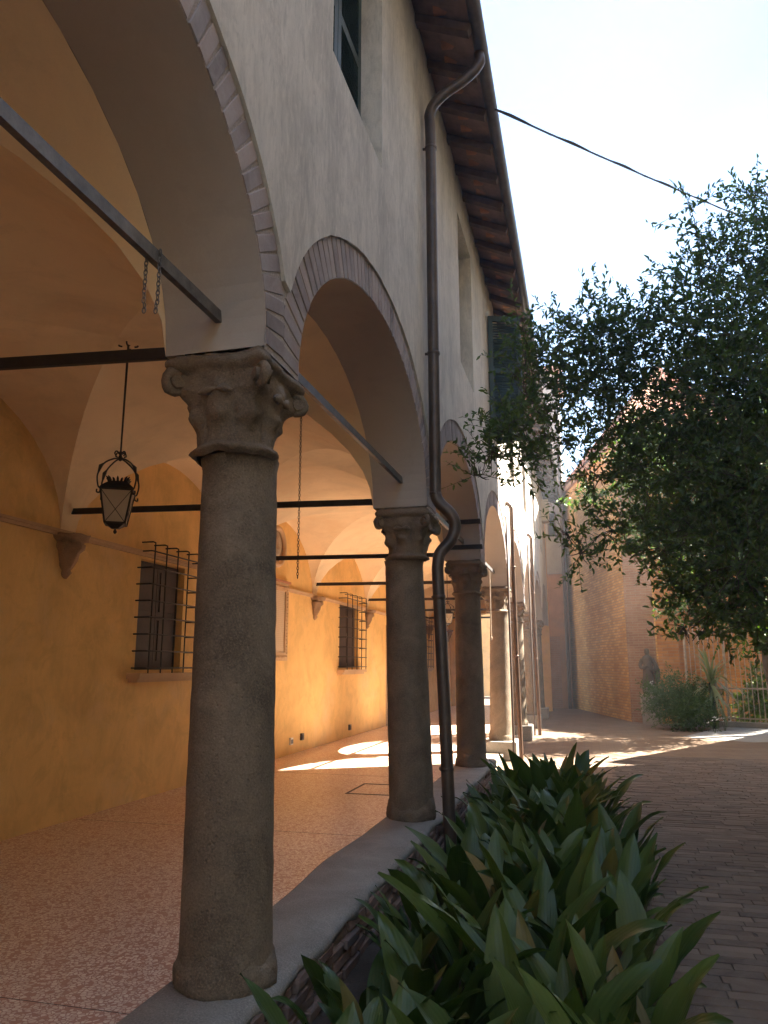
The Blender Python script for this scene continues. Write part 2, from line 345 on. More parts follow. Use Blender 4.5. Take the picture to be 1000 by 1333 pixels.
# ------------------------------------------------------------------ setting: ground, path, floor
tag(MB().quad((-120, -120, -.03), (120, -120, -.03), (120, 160, -.03), (-120, 160, -.03)).build('ground', 'joint'), kind='structure')
pth = MB().quad((.32, -4, -.009), (6, -4, -.009), (6, 14, -.009), (.32, 14, -.009)).build('path', 'joint'); tag(pth, kind='structure')
fp = MB()
fp.quad((-6, 14.002, -.002), (12, 14.002, -.002), (12, 48, -.002), (-6, 48, -.002)); fp.quad((-1.9, 10.75, -.004), (.318, 10.75, -.004), (.318, 14, -.004), (-1.9, 14, -.004))
tag(fp.build('far_path', 'farpath'), kind='structure')
# path bricks: rows run across, nearest ones are parts
variants = [rough_box('brick', .276, .0905, .05, 'pathbrick', k, .0018, .004) for k in range(6)]
cells = []
for r in range(0, 172):
    y = -1.6+r*.0935+random.uniform(-.002, .002)
    x = .33-random.random()*.27
    while x < 5.6:
        if x+.14 > .3: cells.append((x+.14, y))
        x += .2795
def onscreen(p):
    v = Vector(p)-CAMP; w = v.dot(FW)
    if w < .1: return False
    return 0 < 500+FPX*v.dot(RT)/w < 1000 and 0 < 666.5-FPX*v.dot(UP)/w < 1333
vis = [c for c in cells if onscreen((c[0], c[1], 0)) and not (c[0] < .62 and c[1] < 4.6)]
vis.sort(key=lambda c: c[1]); near = set(vis[:300]); stuffb = MB(); tints = []
for c in cells:
    mw = Matrix.Translation((c[0], c[1], -.025+random.uniform(-.002, .002)+.012*noise.noise(Vector((c[0]*.8, c[1]*.8, 0))))) @ Matrix.Rotation(random.gauss(0, .006), 4, 'Z') @ Matrix.Rotation(random.gauss(0, .006), 4, 'X') @ Matrix.Rotation(random.gauss(0, .003), 4, 'Y')
    me = variants[random.randrange(6)]
    if c in near: put('brick', me, pth, mw)
    else:
        stuffb.add([mw @ v.co for v in me.vertices], [tuple(p.vertices) for p in me.polygons]); tints += [random.random()]*len(me.vertices)
o = stuffb.build('paving_bricks', 'pathbrick', pth); tag(o, kind='stuff')
ta = o.data.attributes.new('tint', 'FLOAT', 'POINT'); ta.data.foreach_set('value', tints)
bed = MB()
N = 60
for i in range(N):
    ya, yb = 1.0+i*9.75/N, 1.0+(i+1)*9.75/N
    for j in range(8):
        xa, xb = XF-.02+j*.2, XF-.02+(j+1)*.2
        q = [(xa, ya), (xb, ya), (xb, yb), (xa, yb)]
        bed.quad(*[(x, y, .0+.035*noise.noise(Vector((x*4, y*4, 0))) if x < .3 else -.02) for x, y in q])
tag(bed.build('planting_bed', 'soil'), kind='structure')
fl = MB().box((XW-.02, YS, -.02), (XI+.03, 27.3, FLZ)).build('arcade_floor', 'terrazzo'); tag(fl, kind='structure')
hb = MB()                                              # hatch frame let into the floor
for a, b_ in (((-2.72, 8.55), (-2.08, 8.575)), ((-2.72, 9.285), (-2.08, 9.31)), ((-2.72, 8.575), (-2.695, 9.285)), ((-2.105, 8.575), (-2.08, 9.285))):
    hb.box((*a, FLZ), (*b_, FLZ+.004))
hb.build('hatch_frame', 'iron', fl)
jn = MB()
for y in [yp(i)+.1 for i in range(-1, 8)]: jn.box((XW+.02, y, FLZ), (XI, y+.003, FLZ+.001))
jn.build('floor_joint', 'iron', fl)
sb = MB()
for k in range(5): sb.box((-1.75+k*.001, 10.75, -.02), (-1.3, 12.85, FLZ-.02))
MB().box((-1.72, 10.7, -.02), (-1.42, 27.3, FLZ-.015)).build('floor_edge', 'pale', fl)

# ------------------------------------------------------------------ low wall with cap
lw = empty('low_wall', (XC, 6, 0)); tag(lw, 'low brick wall with grey concrete cap carrying the stone columns', 'wall')
MB().box((XI+.02, YS, -.05), (XF-.035, 10.72, .235)).build('wall_core', 'mortar', lw)
cp = MB(); ny = 190; YA, YB = -3, 10.78
prof = []
for i in range(ny+1):
    y = YA+(YB-YA)*i/ny
    l_ = XI+.03+.03*noise.noise(Vector((y*1.1, 0, 4)))+.05*noise.noise(Vector((y*.45, 2, 4)))
    r_ = XF-.01+.03*noise.noise(Vector((y*2.3, 7, 1)))+.022*noise.noise(Vector((y*9, 7, 1)))
    z = CAPZ+.004*noise.noise(Vector((y*3, 1, 1)))
    bot = .225+.03*noise.noise(Vector((y*3.1, 5, 2)))+.02*noise.noise(Vector((y*11, 5, 2)))
    prof.append([(l_-.02, y, FLZ-.02), (l_, y, z-.02), (l_+.03, y, z), (XC, y, z+.004*noise.noise(Vector((y*2, 3, 1)))), (r_-.035, y, z-.002), (r_-.008, y, z-.018), (r_, y, z-.04), (r_-.012, y, bot), (XF-.09, y, bot)])
K = len(prof[0]); vs_ = [p for row in prof for p in row]
cp.add(vs_, [(i*K+k, i*K+k+1, (i+1)*K+k+1, (i+1)*K+k) for i in range(ny) for k in range(K-1)], True)
cp.add(prof[-1]+[(XF-.09, YB, FLZ-.02)], [tuple(range(K+1))])
cp.build('wall_cap', 'concrete', lw)
wv_ = [rough_box('brick', .085, .25, .052, 'wallbrick', 50+k, .006, .008) for k in range(7)]
for r in range(4):
    y = 1.6+(.13 if r % 2 else 0)
    while y < 10.55:
        L = random.uniform(.93, 1.04); y += .268*L
        mw = Matrix.Translation((XF-.055+random.uniform(-.018, .012), y-.134, .03+r*.062+random.uniform(-.004, .004))) @ Matrix.Rotation(random.gauss(0, .03), 4, 'Z') @ Matrix.Rotation(random.gauss(0, .025), 4, 'X') @ Matrix.Diagonal((1, L*.97, 1, 1))
        put('brick', random.choice(wv_), lw, mw)
for r in range(4):
    for k in range(1):
        put('brick', random.choice(wv_), lw, Matrix.Translation((XC+.03, 10.72, .03+r*.062)) @ Matrix.Rotation(math.pi/2, 4, 'Z'))

# ------------------------------------------------------------------ arcade building
bd = empty('arcade_building', (XC, 10, 0)); tag(bd, 'long two-storey plastered building with arched portico, columns and overhanging eaves', 'building')
WINS = [(3.56, 4.66, 5.06, 6.75), (8.2, 9.28, 5.02, 6.95), (11.0, 12.0, 5.1, 6.9), (14.1, 15.1, 5.1, 6.9), (17.3, 18.3, 5.1, 6.9), (20.6, 21.6, 5.1, 6.9), (-.4, .7, 5.06, 6.75), (24, 25, 5.1, 6.9)]
def ext_z(y):
    zs = []
    for i in range(NC0-1, NC1+1):
        z = arch_z(y, i, AH+TB, BH+TB)
        if z: zs.append(z)
    return max(zs) if zs else SPR
ys = sorted(set([round(YS+k*.07, 4) for k in range(int((YE-YS)/.07)+1)]+[YE]+[w for a in WINS for w in a[:2]]))
fm = MB(); zc = [4.5, 5.4, 6.3, EAVZ+.1]
for a, b_ in zip(ys[:-1], ys[1:]):
    if b_-a < 1e-4: continue
    za, zb = [ext_z(q)+.012*noise.noise(Vector((q*3, 0, 9)))+.008*noise.noise(Vector((q*13, 0, 9))) for q in (a, b_)]
    hole = [w for w in WINS if a >= w[0]-1e-5 and b_ <= w[1]+1e-5]
    segs = [(None, hole[0][2]), (hole[0][3], EAVZ+.1)] if hole else [(None, EAVZ+.1)]
    for lo, hi in segs:
        l0, l1 = (za, zb) if lo is None else (lo, lo)
        fm.quad((XF, a, l0), (XF, b_, l1), (XF, b_, hi), (XF, a, hi))
        if lo is None: fm.quad((XF-.035, a, l0), (XF-.035, b_, l1), (XF, b_, l1), (XF, a, l0))
for y0, y1, z0, z1 in WINS:
    d = .26
    fm.quad((XF, y0, z0), (XF, y0, z1), (XF-d, y0, z1), (XF-d, y0, z0)); fm.quad((XF, y1, z0), (XF-d, y1, z0), (XF-d, y1, z1), (XF, y1, z1))
    fm.quad((XF, y0, z0), (XF-d, y0, z0), (XF-d, y1, z0), (XF, y1, z0)); fm.quad((XF, y0, z1), (XF, y1, z1), (XF-d, y1, z1), (XF-d, y0, z1))
fm.build('facade_wall', 'facade', bd)
core = MB()
for i in range(NC0, NC1+1):
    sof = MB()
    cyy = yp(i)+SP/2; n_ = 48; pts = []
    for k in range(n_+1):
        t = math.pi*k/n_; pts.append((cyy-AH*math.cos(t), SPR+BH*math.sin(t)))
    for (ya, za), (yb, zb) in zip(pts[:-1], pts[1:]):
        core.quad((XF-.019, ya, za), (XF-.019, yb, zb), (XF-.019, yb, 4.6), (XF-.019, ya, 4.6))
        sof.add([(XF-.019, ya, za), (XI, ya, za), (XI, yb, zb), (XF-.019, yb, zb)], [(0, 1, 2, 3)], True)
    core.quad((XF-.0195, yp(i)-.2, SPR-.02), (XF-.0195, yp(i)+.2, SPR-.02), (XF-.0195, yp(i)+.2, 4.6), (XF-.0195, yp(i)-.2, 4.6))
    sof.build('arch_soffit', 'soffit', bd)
core.build('arch_mortar', 'archmortar', bd)
MB().box((-9, YE-.05, -.02), (XI-.03, YE, 2.0)).box((-9, YE-.05, 3.4), (XF-.002, YE, 8)).box((XI-.4, YE-.05, 0), (XF-.002, YE, 3.4)).box((-9, YE-.05, 2.0), (-4.4, YE, 3.4)) if False else None
ew = MB()                                              # closed near end, open arch at the far end
ew.box((-9, YS-.2, -.02), (XF, YS, 8)); ew.build('end_wall', 'ochre', bd)
fe = MB(); A, B = XW, XI
for k in range(24):
    xa, xb = -4.55+k*2.7/24, -4.55+(k+1)*2.7/24
    za, zb = [2.4+1.0*math.sqrt(max(0, 1-((x+3.2)/1.35)**2)) for x in (xa, xb)]
    fe.quad((xa, YE, za), (xb, YE, zb), (xb, YE, 8), (xa, YE, 8)); fe.quad((xa, YE, za), (xa, YE+.4, za), (xb, YE+.4, zb), (xb, YE, zb))
fe.box((-9, YE, -.02), (-4.55, YE+.4, 8)); fe.box((-1.85, YE, -.02), (XF, YE+.4, 8)); fe.quad((-4.55, YE+.4, 3.4), (-1.85, YE+.4, 3.4), (-1.85, YE+.4, 8), (-4.55, YE+.4, 8))
fe.build('far_end_wall', 'ochre', bd)
MB().box((-9.2, YS, -.02), (-9, YE, 8)).build('rear_wall', 'greyp', bd)
# brick bands of the arches
vb = [rough_box('brick', .1, 1, .0685, 'archbrick', 90+k, .0014, .003) for k in range(6)]
for me in vb:                                          # unit length along local y, from 0 to 1
    for v in me.vertices: v.co.y = (v.co.y+.5)
for i in range(-1, 5):
    cyy = yp(i)+SP/2; P_ = [(cyy-AH*math.cos(math.pi*k/800), SPR+BH*math.sin(math.pi*k/800)) for k in range(801)]
    band = MB(); 
    cum = [0]
    for (a, b_), (c, d) in zip(P_[:-1], P_[1:]): cum.append(cum[-1]+math.hypot(c-a, d-b_))
    nb = round(cum[-1]/.079); root = empty('brick_arch', (XF, cyy, SPR)); root.parent = bd; root.matrix_parent_inverse = wmat(bd).inverted()
    j = 0
    for q in range(nb):
        s = (q+.5)/nb*cum[-1]
        while cum[j+1] < s: j += 1
        y, z = P_[j]; t = Vector((0, P_[j+1][0]-P_[j][0], P_[j+1][1]-P_[j][1])).normalized(); nr = Vector((0, -t.z, t.y))
        if nr.z < 0: nr = -nr
        if (y-cyy)*nr.y < 0: nr = -nr
        L = TB-.004+random.uniform(-.022, .004); lim = abs((yp(i) if y < cyy else yp(i+1))-y)-.004
        if abs(nr.y) > .01: L = min(L, lim/abs(nr.y))
        if L < .03: continue
        ax = Vector((1, 0, 0)); tz = ax.cross(nr)
        rot = Matrix((ax, nr, tz)).transposed().to_4x4()
        mw = Matrix.Translation((XF-.0635+random.uniform(-.002, .0015), y, z)) @ Matrix.Translation(nr*.004) @ rot @ Matrix.Diagonal((1, L, random.uniform(.98, 1.08), 1))
        put('brick', random.choice(vb), root, mw)
# vault bays
def ee(t): return math.sqrt(max(0, 1-(2*t-1)**2))
NV = 20
cosp = [(1-math.cos(math.pi*k/NV))/2 for k in range(NV+1)]
def vpt(i, u, v, dz=0.):
    ya, yb = yp(i)+.19, yp(i+1)-.19; wa, wb = yw(i)+.1, yw(i+1)-.1
    y = (ya+(yb-ya)*u)*(1-v)+(wa+(wb-wa)*u)*v; x = XI+(XW-XI)*v
    z = (SPR*(1-v)+2.74*v)+(BH*(1-v)+1.18*v)*max(ee(u), ee(v))+dz
    return (x, y, z)
for i in range(NC0, NC1+1):
    vm = MB()
    tri = [lambda a, b_: (a, b_), lambda a, b_: (a, 1-b_), lambda a, b_: (b_, a), lambda a, b_: (1-b_, a)]
    for w in range(4):                                 # four webs meeting at the groins
        rows_ = []
        for k in range(NV//2+1):
            bv = cosp[k]; lo, hi = bv, 1-bv; row = []
            for q in range(NV+1):
                s = cosp[q]; a_ = lo+(hi-lo)*((math.sin(math.pi*(q/NV-.5))+1)/2) if hi > lo else .5
                u, v = {0: (a_, bv), 1: (a_, 1-bv), 2: (bv, a_), 3: (1-bv, a_)}[w]
                row.append(vpt(i, u, v))
            rows_.append(row)
        Wd = NV+1; vv = [p for r_ in rows_ for p in r_]
        fs = [(r_*Wd+q, r_*Wd+q+1, (r_+1)*Wd+q+1, (r_+1)*Wd+q) for r_ in range(len(rows_)-1) for q in range(NV)]
        vm.add(vv, fs, True)
    vm.build('vault_bay', 'vault', bd)
    tb = MB(); vv = []
    for q in range(NV+1):                              # plain transverse arch between bays
        v = cosp[q]; a_, b_ = vpt(i-1, 1, v), vpt(i, 0, v); vv += [a_, b_]
    tb.add(vv, [(2*q, 2*q+1, 2*q+3, 2*q+2) for q in range(NV)], True); tb.build('transverse_arch', 'vault', bd)
# corridor wall with window and door openings
IW = [(7.36, 8.32, 1.50, 2.72), (14.45, 15.75, 1.50, 2.80), (22.2, 23.2, 1.5, 2.8), (.5, 1.4, 1.5, 2.72)]
DOOR = (18.2, 19.2, FLZ, 2.42)
HO = IW+[DOOR]
ys = sorted(set([YS, YE]+[w for a in HO for w in a[:2]]+[YS+k*.7 for k in range(50)])); iw = MB()
for a, b_ in zip(ys[:-1], ys[1:]):
    if b_-a < 1e-5 or b_ > YE: continue
    h = [w for w in HO if a >= w[0]-1e-5 and b_ <= w[1]+1e-5]
    for lo, hi in ([(-.02, h[0][2]), (h[0][3], 4.3)] if h else [(-.02, 4.3)]): iw.quad((XW, a, lo), (XW, a, hi), (XW, b_, hi), (XW, b_, lo))
for y0, y1, z0, z1 in HO:
    d = .2
    iw.quad((XW, y0, z0), (XW-d, y0, z0), (XW-d, y0, z1), (XW, y0, z1)); iw.quad((XW, y1, z0), (XW, y1, z1), (XW-d, y1, z1), (XW-d, y1, z0))
    iw.quad((XW, y0, z1), (XW-d, y0, z1), (XW-d, y1, z1), (XW, y1, z1)); iw.quad((XW, y0, z0), (XW, y1, z0), (XW-d, y1, z0), (XW-d, y0, z0))
iw.build('corridor_wall', 'ochre', bd)
MB().box((XW-.5, YS, 4.25), (XI+.3, YE, 4.3)).build('upper_floor', 'wood', bd)
sc = MB()
a = YS
for y0, y1 in [(YS, 6.5), (6.5, 27.2)]:
    sc.box((XW, y0, 2.745), (XW+.035, y1, 2.775)); sc.box((XW, y0, 2.775), (XW+.055, y1, 2.80))
sc.build('string_course', 'mould', bd)
# corbels under the vault
cb_ = MB()
prof = [(.012, -.36), (.03, -.33), (.035, -.30), (.06, -.27), (.085, -.2), (.09, -.15), (.12, -.11), (.125, -.07), (.11, -.055), (.15, -.04), (.155, 0)]
cb_.lathe(prof, 28, sx=1.05)
for i_, v in enumerate(cb_.v):
    th = math.atan2(v[1], v[0]); k = 1+.13*math.cos(6*th)*(1 if -.26 < v[2] < -.06 else 0); cb_.v[i_] = (v[0]*k, v[1]*k, v[2])
cb_.wobble(.022, 19); cb_.wobble(.01, 45); cbm = cb_.mesh('corbel', 'corbel')
for i in range(-1, 8): put('corbel', cbm, bd, Matrix.Translation((XW, yw(i), 2.76)) @ Matrix.Diagonal((1.25, 1.25, 1.1, 1)))
# tie rods across the corridor and along the arcade
for i in range(-1, 7):
    MB().obox(((XW+XI)/2, (yw(i)+yp(i))/2, 3.0), [(Vector((XI-.02, yp(i), 0))-Vector((XW, yw(i), 0))).normalized(), Vector((0, 1, 0)), ZZ], (1.52, .013, .028)).build('tie_rod', 'iron', bd)
for i in range(-1, 6):
    z = 3.05 if i < 0 else 3.13
    d = AH*math.sqrt(1-((z-SPR)/BH)**2)+.03; c_ = yp(i)+SP/2
    r_ = MB().box((XC-.014, c_-d, z-.026), (XC+.014, c_+d, z+.026)); r_.build('tie_rod', 'rod', bd)
for z in (3.37, 3.06):                                 # two iron straps on the inner side of one pier
    d = AH*math.sqrt(1-((z-SPR)/BH)**2); y = yp(1)+SP/2+d
    MB().box((XI-.01, y-.02, z-.028), (XF+.01, y+.05, z+.028)).build('iron_strap', 'iron', bd)
# columns
sh = MB(); prof = []
H = 2.16
for k in range(46):
    t = k/45; z = t*H; prof.append((.188-.022*t**1.4+(.012*math.exp(-z/.03))+(.012*math.exp(-(H-z)/.02)), z))
sh.lathe(prof, 56); sh.wobble(.003, 9); sh.wobble(.0025, 38); shm = sh.mesh('column', 'stone')
ba = MB(); prof = [(.195, 0), (.203, .003), (.207, .02), (.208, .04), (.206, .06), (.203, .078), (.199, .09), (.194, .1), (.19, .12), (.186, .145), (.178, .17)]
ba.lathe(prof, 80); ba.wobble(.02, 6, 3.); ba.wobble(.009, 19, 1.); ba.wobble(.004, 60, 1.); bam = ba.mesh('column_base', 'stone')
def capital():
    mb = MB(); n_, rows_ = 112, 44; Hc = .44; vs = []
    for r_ in range(rows_+1):
        t = r_/rows_; z = t*Hc
        for k in range(n_):
            th = 2*math.pi*k/n_; c, s = math.cos(th), math.sin(th)
            sq = 1/max(abs(c), abs(s)); corner = (sq-1)/.4142; fc = 1-corner
            if t < .10: rad = .172+.030*math.sin(math.pi*min(1, t/.10))            # neck ring
            elif t < .78:
                u = (t-.10)/.68; circ = .168+.055*u**2.2
                rad = circ*(1-u**2.5*.75)+(.172*sq+.018*u)*u**2.5*.75*(1.0+.16*corner)
                leaf = abs(math.cos(4*th)); tip = math.exp(-((u-.42)/.10)**2); tip2 = math.exp(-((u-.80)/.12)**2)
                rad += .012*leaf*min(1, u*3)*(1-u*.5)+.03*tip*leaf**3+.045*tip2*corner**1.5+.022*tip2*max(0, math.cos(4*th))**4
                rad -= .010*(1 if abs((th/(math.pi/4)) % 1-.5) < .06 and u < .6 else 0)
            elif t < .82: rad = .205*(.86*sq+.14)
            else:
                u = (t-.82)/.18; conc = 1-.10*fc
                rad = (.228+.030*math.sin(math.pi*min(1, u*1.15)))*(.87*min(sq, 1.33)+.13)*conc
            vs.append((rad*c, rad*s, z))
    fs = [(i*n_+k, i*n_+(k+1) % n_, (i+1)*n_+(k+1) % n_, (i+1)*n_+k) for i in range(rows_) for k in range(n_)]
    mb.add(vs, fs, True); mb.add(vs[-n_:], [tuple(range(n_))])
    for q in range(4):                                 # corner volutes
        th = math.pi/4+q*math.pi/2; ctr = Vector((math.cos(th), math.sin(th), 0))*.285+ZZ*.315; out = Vector((math.cos(th), math.sin(th), 0)); sd = Vector((-math.sin(th), math.cos(th), 0))
        pts = []
        for k in range(22):
            a_ = -1.9+k*.42; rr = .052*(1-k/26); pts.append(ctr+out*(rr*math.cos(a_))+ZZ*(-rr*math.sin(a_)))
        mb.tube([p-out*.0 for p in pts], [.026*(1-k/40) for k in range(22)], 8)
        mb.tube([ctr-sd*.035, ctr+sd*.035], .03, 8)
        fm_ = q*math.pi/2; f_ = Vector((math.cos(fm_), math.sin(fm_), 0)); s_ = Vector((-math.sin(fm_), math.cos(fm_), 0))
        for sg in (-1, 1):
            c_ = f_*.215+s_*(sg*.038)+ZZ*.268; mb.tube([c_-s_*.04*sg, c_, c_+s_*.035*sg-ZZ*.012], [.006, .022, .006], 8)
    mb.wobble(.013, 11, 2.); mb.wobble(.0055, 40, 5.); return mb.mesh('capital', 'capstone')
capm = capital()
blk = MB().box((-.29, -.33, 0), (.29, .33, .30)).mesh('pedestal', 'concrete'); bevel(blk, .02, 2)
for i in range(NC0, NC1+1):
    zr = CAPZ
    rz = Matrix.Rotation(math.pi*.5*((i*3) % 4), 4, 'Z'); lean = yp(i)-yc(i)
    shr = Matrix.Identity(4); shr[1][2] = lean/2.6
    co = put('column', shm, bd, Matrix.Translation((XC, yc(i), zr)) @ shr @ rz)
    put('column_base', bam, co, Matrix.Translation((XC, yc(i), zr-.006)) @ rz); put('capital', capm, co, Matrix.Translation((XC, yp(i)+lean*-.15, zr+H-.01)) @ rz)
    if i >= 3: put('pedestal', blk, co, Matrix.Translation((XC, yc(i), 0.003)))
# upper windows
def slatted(mb, x, y0, y1, z0, z1, th=.04):            # slatted shutter leaf lying in a plane x = const
    f_ = .07
    mb.box((x, y0, z0), (x+th, y0+f_, z1)).box((x, y1-f_, z0), (x+th, y1, z1)).box((x, y0+f_, z0), (x+th, y1-f_, z0+.09)).box((x, y0+f_, z1-.09), (x+th, y1-f_, z1)).box((x, y0+f_, (z0+z1)/2-.04), (x+th, y1-f_, (z0+z1)/2+.04))
    z = z0+.11
    while z < z1-.1:
        mb.obox((x+th*.5, (y0+y1)/2, z), [Vector((0, 1, 0)), Vector((.6, 0, -.8)), Vector((.8, 0, .6))], ((y1-y0)/2-f_+.004, .029, .004)); z += .042
    return mb
for k, (y0, y1, z0, z1) in enumerate(WINS):
    w = MB().box((XF-.262, y0, z0), (XF-.25, y1, z1)).build('window', 'pane', bd)
    fr = MB()
    for a_, b_ in (((y0, z0), (y0+.06, z1)), ((y1-.06, z0), (y1, z1)), ((y0+.06, z0), (y1-.06, z0+.06)), ((y0+.06, z1-.06), (y1-.06, z1)), (((y0+y1)/2-.035, z0+.06), ((y0+y1)/2+.035, z1-.06))):
        fr.box((XF-.249, *a_), (XF-.21, *b_))
    fr.build('frame', 'cream' if k > 2 else 'wood', w)
    if k in (0, 6) or k > 2:
        for a_, b_ in ((y0+.01, (y0+y1)/2-.004), ((y0+y1)/2+.004, y1-.01)): slatted(MB(), XF-.2, a_, b_, z0+.02, z1-.01).build('shutter', 'shutter' if k in (0, 6) else 'bshutter', w)
    elif k == 1:
        cu = MB(); pv = None
        for q in range(25):
            y = y0+.08+(y1-y0-.16)*q/24; x = XF-.2+.012*math.sin(q*1.7); p_ = [(x, y, z0+.1), (x, y, z1-.08)]
            if pv: cu.add([pv[0], p_[0], p_[1], pv[1]], [(0, 1, 2, 3)], True)
            pv = p_
        cu.build('curtain', 'white', w)
    else:
        for sgn, yh in ((-1, y0), (1, y1)):            # open leaves swung out from the wall
            a_ = R(72 if sgn < 0 else 62); sm_ = slatted(MB(), 0, 0, (y1-y0)/2, z0, z1).mesh('shutter', 'shutter' if k == 2 else 'cream')
            rot = Matrix.Rotation(-math.pi/2+a_*.25 if sgn < 0 else -math.pi/2-.45, 4, 'Z')
            put('shutter', sm_, w, Matrix.Translation((XF+.01, yh, 0)) @ rot)
# eaves: rafters, boards, gutter, roof
sl_ = (EAVZ-GZ)/(XF-GX)
rf = MB(); zr = lambda x: GZ+.12+(x-GX)*sl_
rx = -5.2
for x0, x1, dz in ((rx, GX+.04, .0),):
    rf.quad((x0, YS-.3, zr(x0)), (x1, YS-.3, zr(x1)), (x1, YE+.5, zr(x1)), (x0, YE+.5, zr(x0)))
    rf.quad((x0, YS-.3, zr(x0)+.1), (x0, YE+.5, zr(x0)+.1), (x1, YE+.5, zr(x1)+.1), (x1, YS-.3, zr(x1)+.1))
    rf.quad((x1, YS-.3, zr(x1)), (x1, YS-.3, zr(x1)+.1), (x1, YE+.5, zr(x1)+.1), (x1, YE+.5, zr(x1)))
    rf.quad((-9.4, YS-.3, 7.3), (x0, YS-.3, zr(x0)+.1), (x0, YE+.5, zr(x0)+.1), (-9.4, YE+.5, 7.3))
roof = rf.build('roof', 'eave', bd)
rm = MB().obox((0, 0, 0), [Vector((GX-XF-.05, 0, GZ-EAVZ)).normalized(), Vector((0, 1, 0)), Vector((EAVZ-GZ, 0, GX-XF)).normalized()], (.34, .045, .042)).mesh('rafter', 'wood')
y = YS+.2; rk = 0
while y < YE+.4:
    put('rafter', rm, roof, Matrix.Translation(((XF+GX)/2-.06, y, (zr(XF)+zr(GX))/2-.055+.01)) @ Matrix.Rotation(random.gauss(0, .01), 4, 'Z')); y += .56
g = MB(); vv = []
for yy in np.linspace(YS-.3, YE+.5, 60):
    for k in range(9):
        th = math.pi*k/8; vv.append((GX+.05+.065*math.cos(th), yy, GZ+.13-.075*math.sin(th)+.006*math.sin(yy*1.3)))
g.add(vv, [(i*9+k, i*9+k+1, (i+1)*9+k+1, (i+1)*9+k) for i in range(59) for k in range(8)], True); g.build('gutter', 'gutter', roof)
tl = MB()
tlm = MB().tube([(-.2, 0, 0), (.12, 0, -.05)], .075, 10).mesh('roof_tile', 'terracotta')
y = 2.6
while y < YE:
    put('roof_tile', tlm, roof, Matrix.Translation((GX-.12, y, GZ+.30)) @ Matrix.Rotation(random.gauss(0, .03), 4, 'Z')); y += .2
# downpipes
def arc(pts, n_=6):                                    # smooth polyline through points (Catmull-Rom)
    P_ = [Vector(p) for p in pts]; P_ = [P_[0]*2-P_[1]]+P_+[P_[-1]*2-P_[-2]]; out = []
    for i in range(1, len(P_)-2):
        for k in range(n_):
            t = k/n_; a_, b_, c_, d_ = P_[i-1], P_[i], P_[i+1], P_[i+2]
            out.append(.5*((2*b_)+(c_-a_)*t+(2*a_-5*b_+4*c_-d_)*t*t+(3*b_-a_-3*c_+d_)*t**3))
    return out+[P_[-2]]
PX, PY = -1.175, 6.14
pts = [(GX+.03, PY+.05, GZ+.06), (GX+.03, PY+.04, GZ-.06), (GX-.1, PY+.03, GZ-.2), (PX+.12, PY, GZ-.36), (PX, PY, GZ-.52), (PX, PY, GZ-.8), (PX, PY, 5), (PX, PY, 4), (PX, PY, 3.06), (PX, PY, 2.98), (PX+.03, PY+.01, 2.9), (PX+.125, PY+.03, 2.80), (PX+.155, PY+.05, 2.70), (PX+.12, PY+.04, 2.58), (PX+.035, PY+.02, 2.48), (PX+.012, PY+.01, 2.38), (PX+.012, PY+.01, 2.2), (PX+.05, PY, 1.2), (PX+.085, PY, .02)]
dp = MB().tube(arc(pts, 5), .05, 14).build('downpipe', 'pipe', bd)
for z in (6.3, 4.25, 2.1, .75):
    xo = 0 if z > 3 else .012+.073*(2.2-z)/2.18
    MB().lathe([(.051, -.018), (.057, -.012), (.057, .012), (.051, .018)], 14, (PX+xo, PY+.005, z)).box((XF-.02 if z > 3 else PX+xo-.06, PY-.008, z-.01), (PX+xo-.04, PY+.008, z+.01)).build('pipe_bracket', 'pipe', dp)
for yy, ztop, r_ in ((13.0, 4.32, .036), (18.0, 4.6, .042)):
    pts = [(XF-.05, yy, ztop-.03), (XF+.03, yy, ztop), (XF+.09, yy, ztop-.06), (XF+.1, yy, ztop-.2), (XF+.1, yy, 3), (XF+.11, yy, 1.5), (XF+.13, yy, 0)]
    d_ = MB().tube(arc(pts, 5), r_, 12).build('downpipe', 'pipe2', bd)
    for z in (3.2, 1.7): MB().lathe([(r_+.001, -.015), (r_+.008, -.01), (r_+.008, .01), (r_+.001, .015)], 12, (XF+.104, yy, z)).build('pipe_bracket', 'pipe2', d_)
    d2 = MB().tube([(XF+.04, yy-.32, .02), (XF+.04, yy-.32, ztop-.3), (XF-.05, yy-.32, ztop-.25)], .02, 8).build('service_pipe', 'pipe', bd)
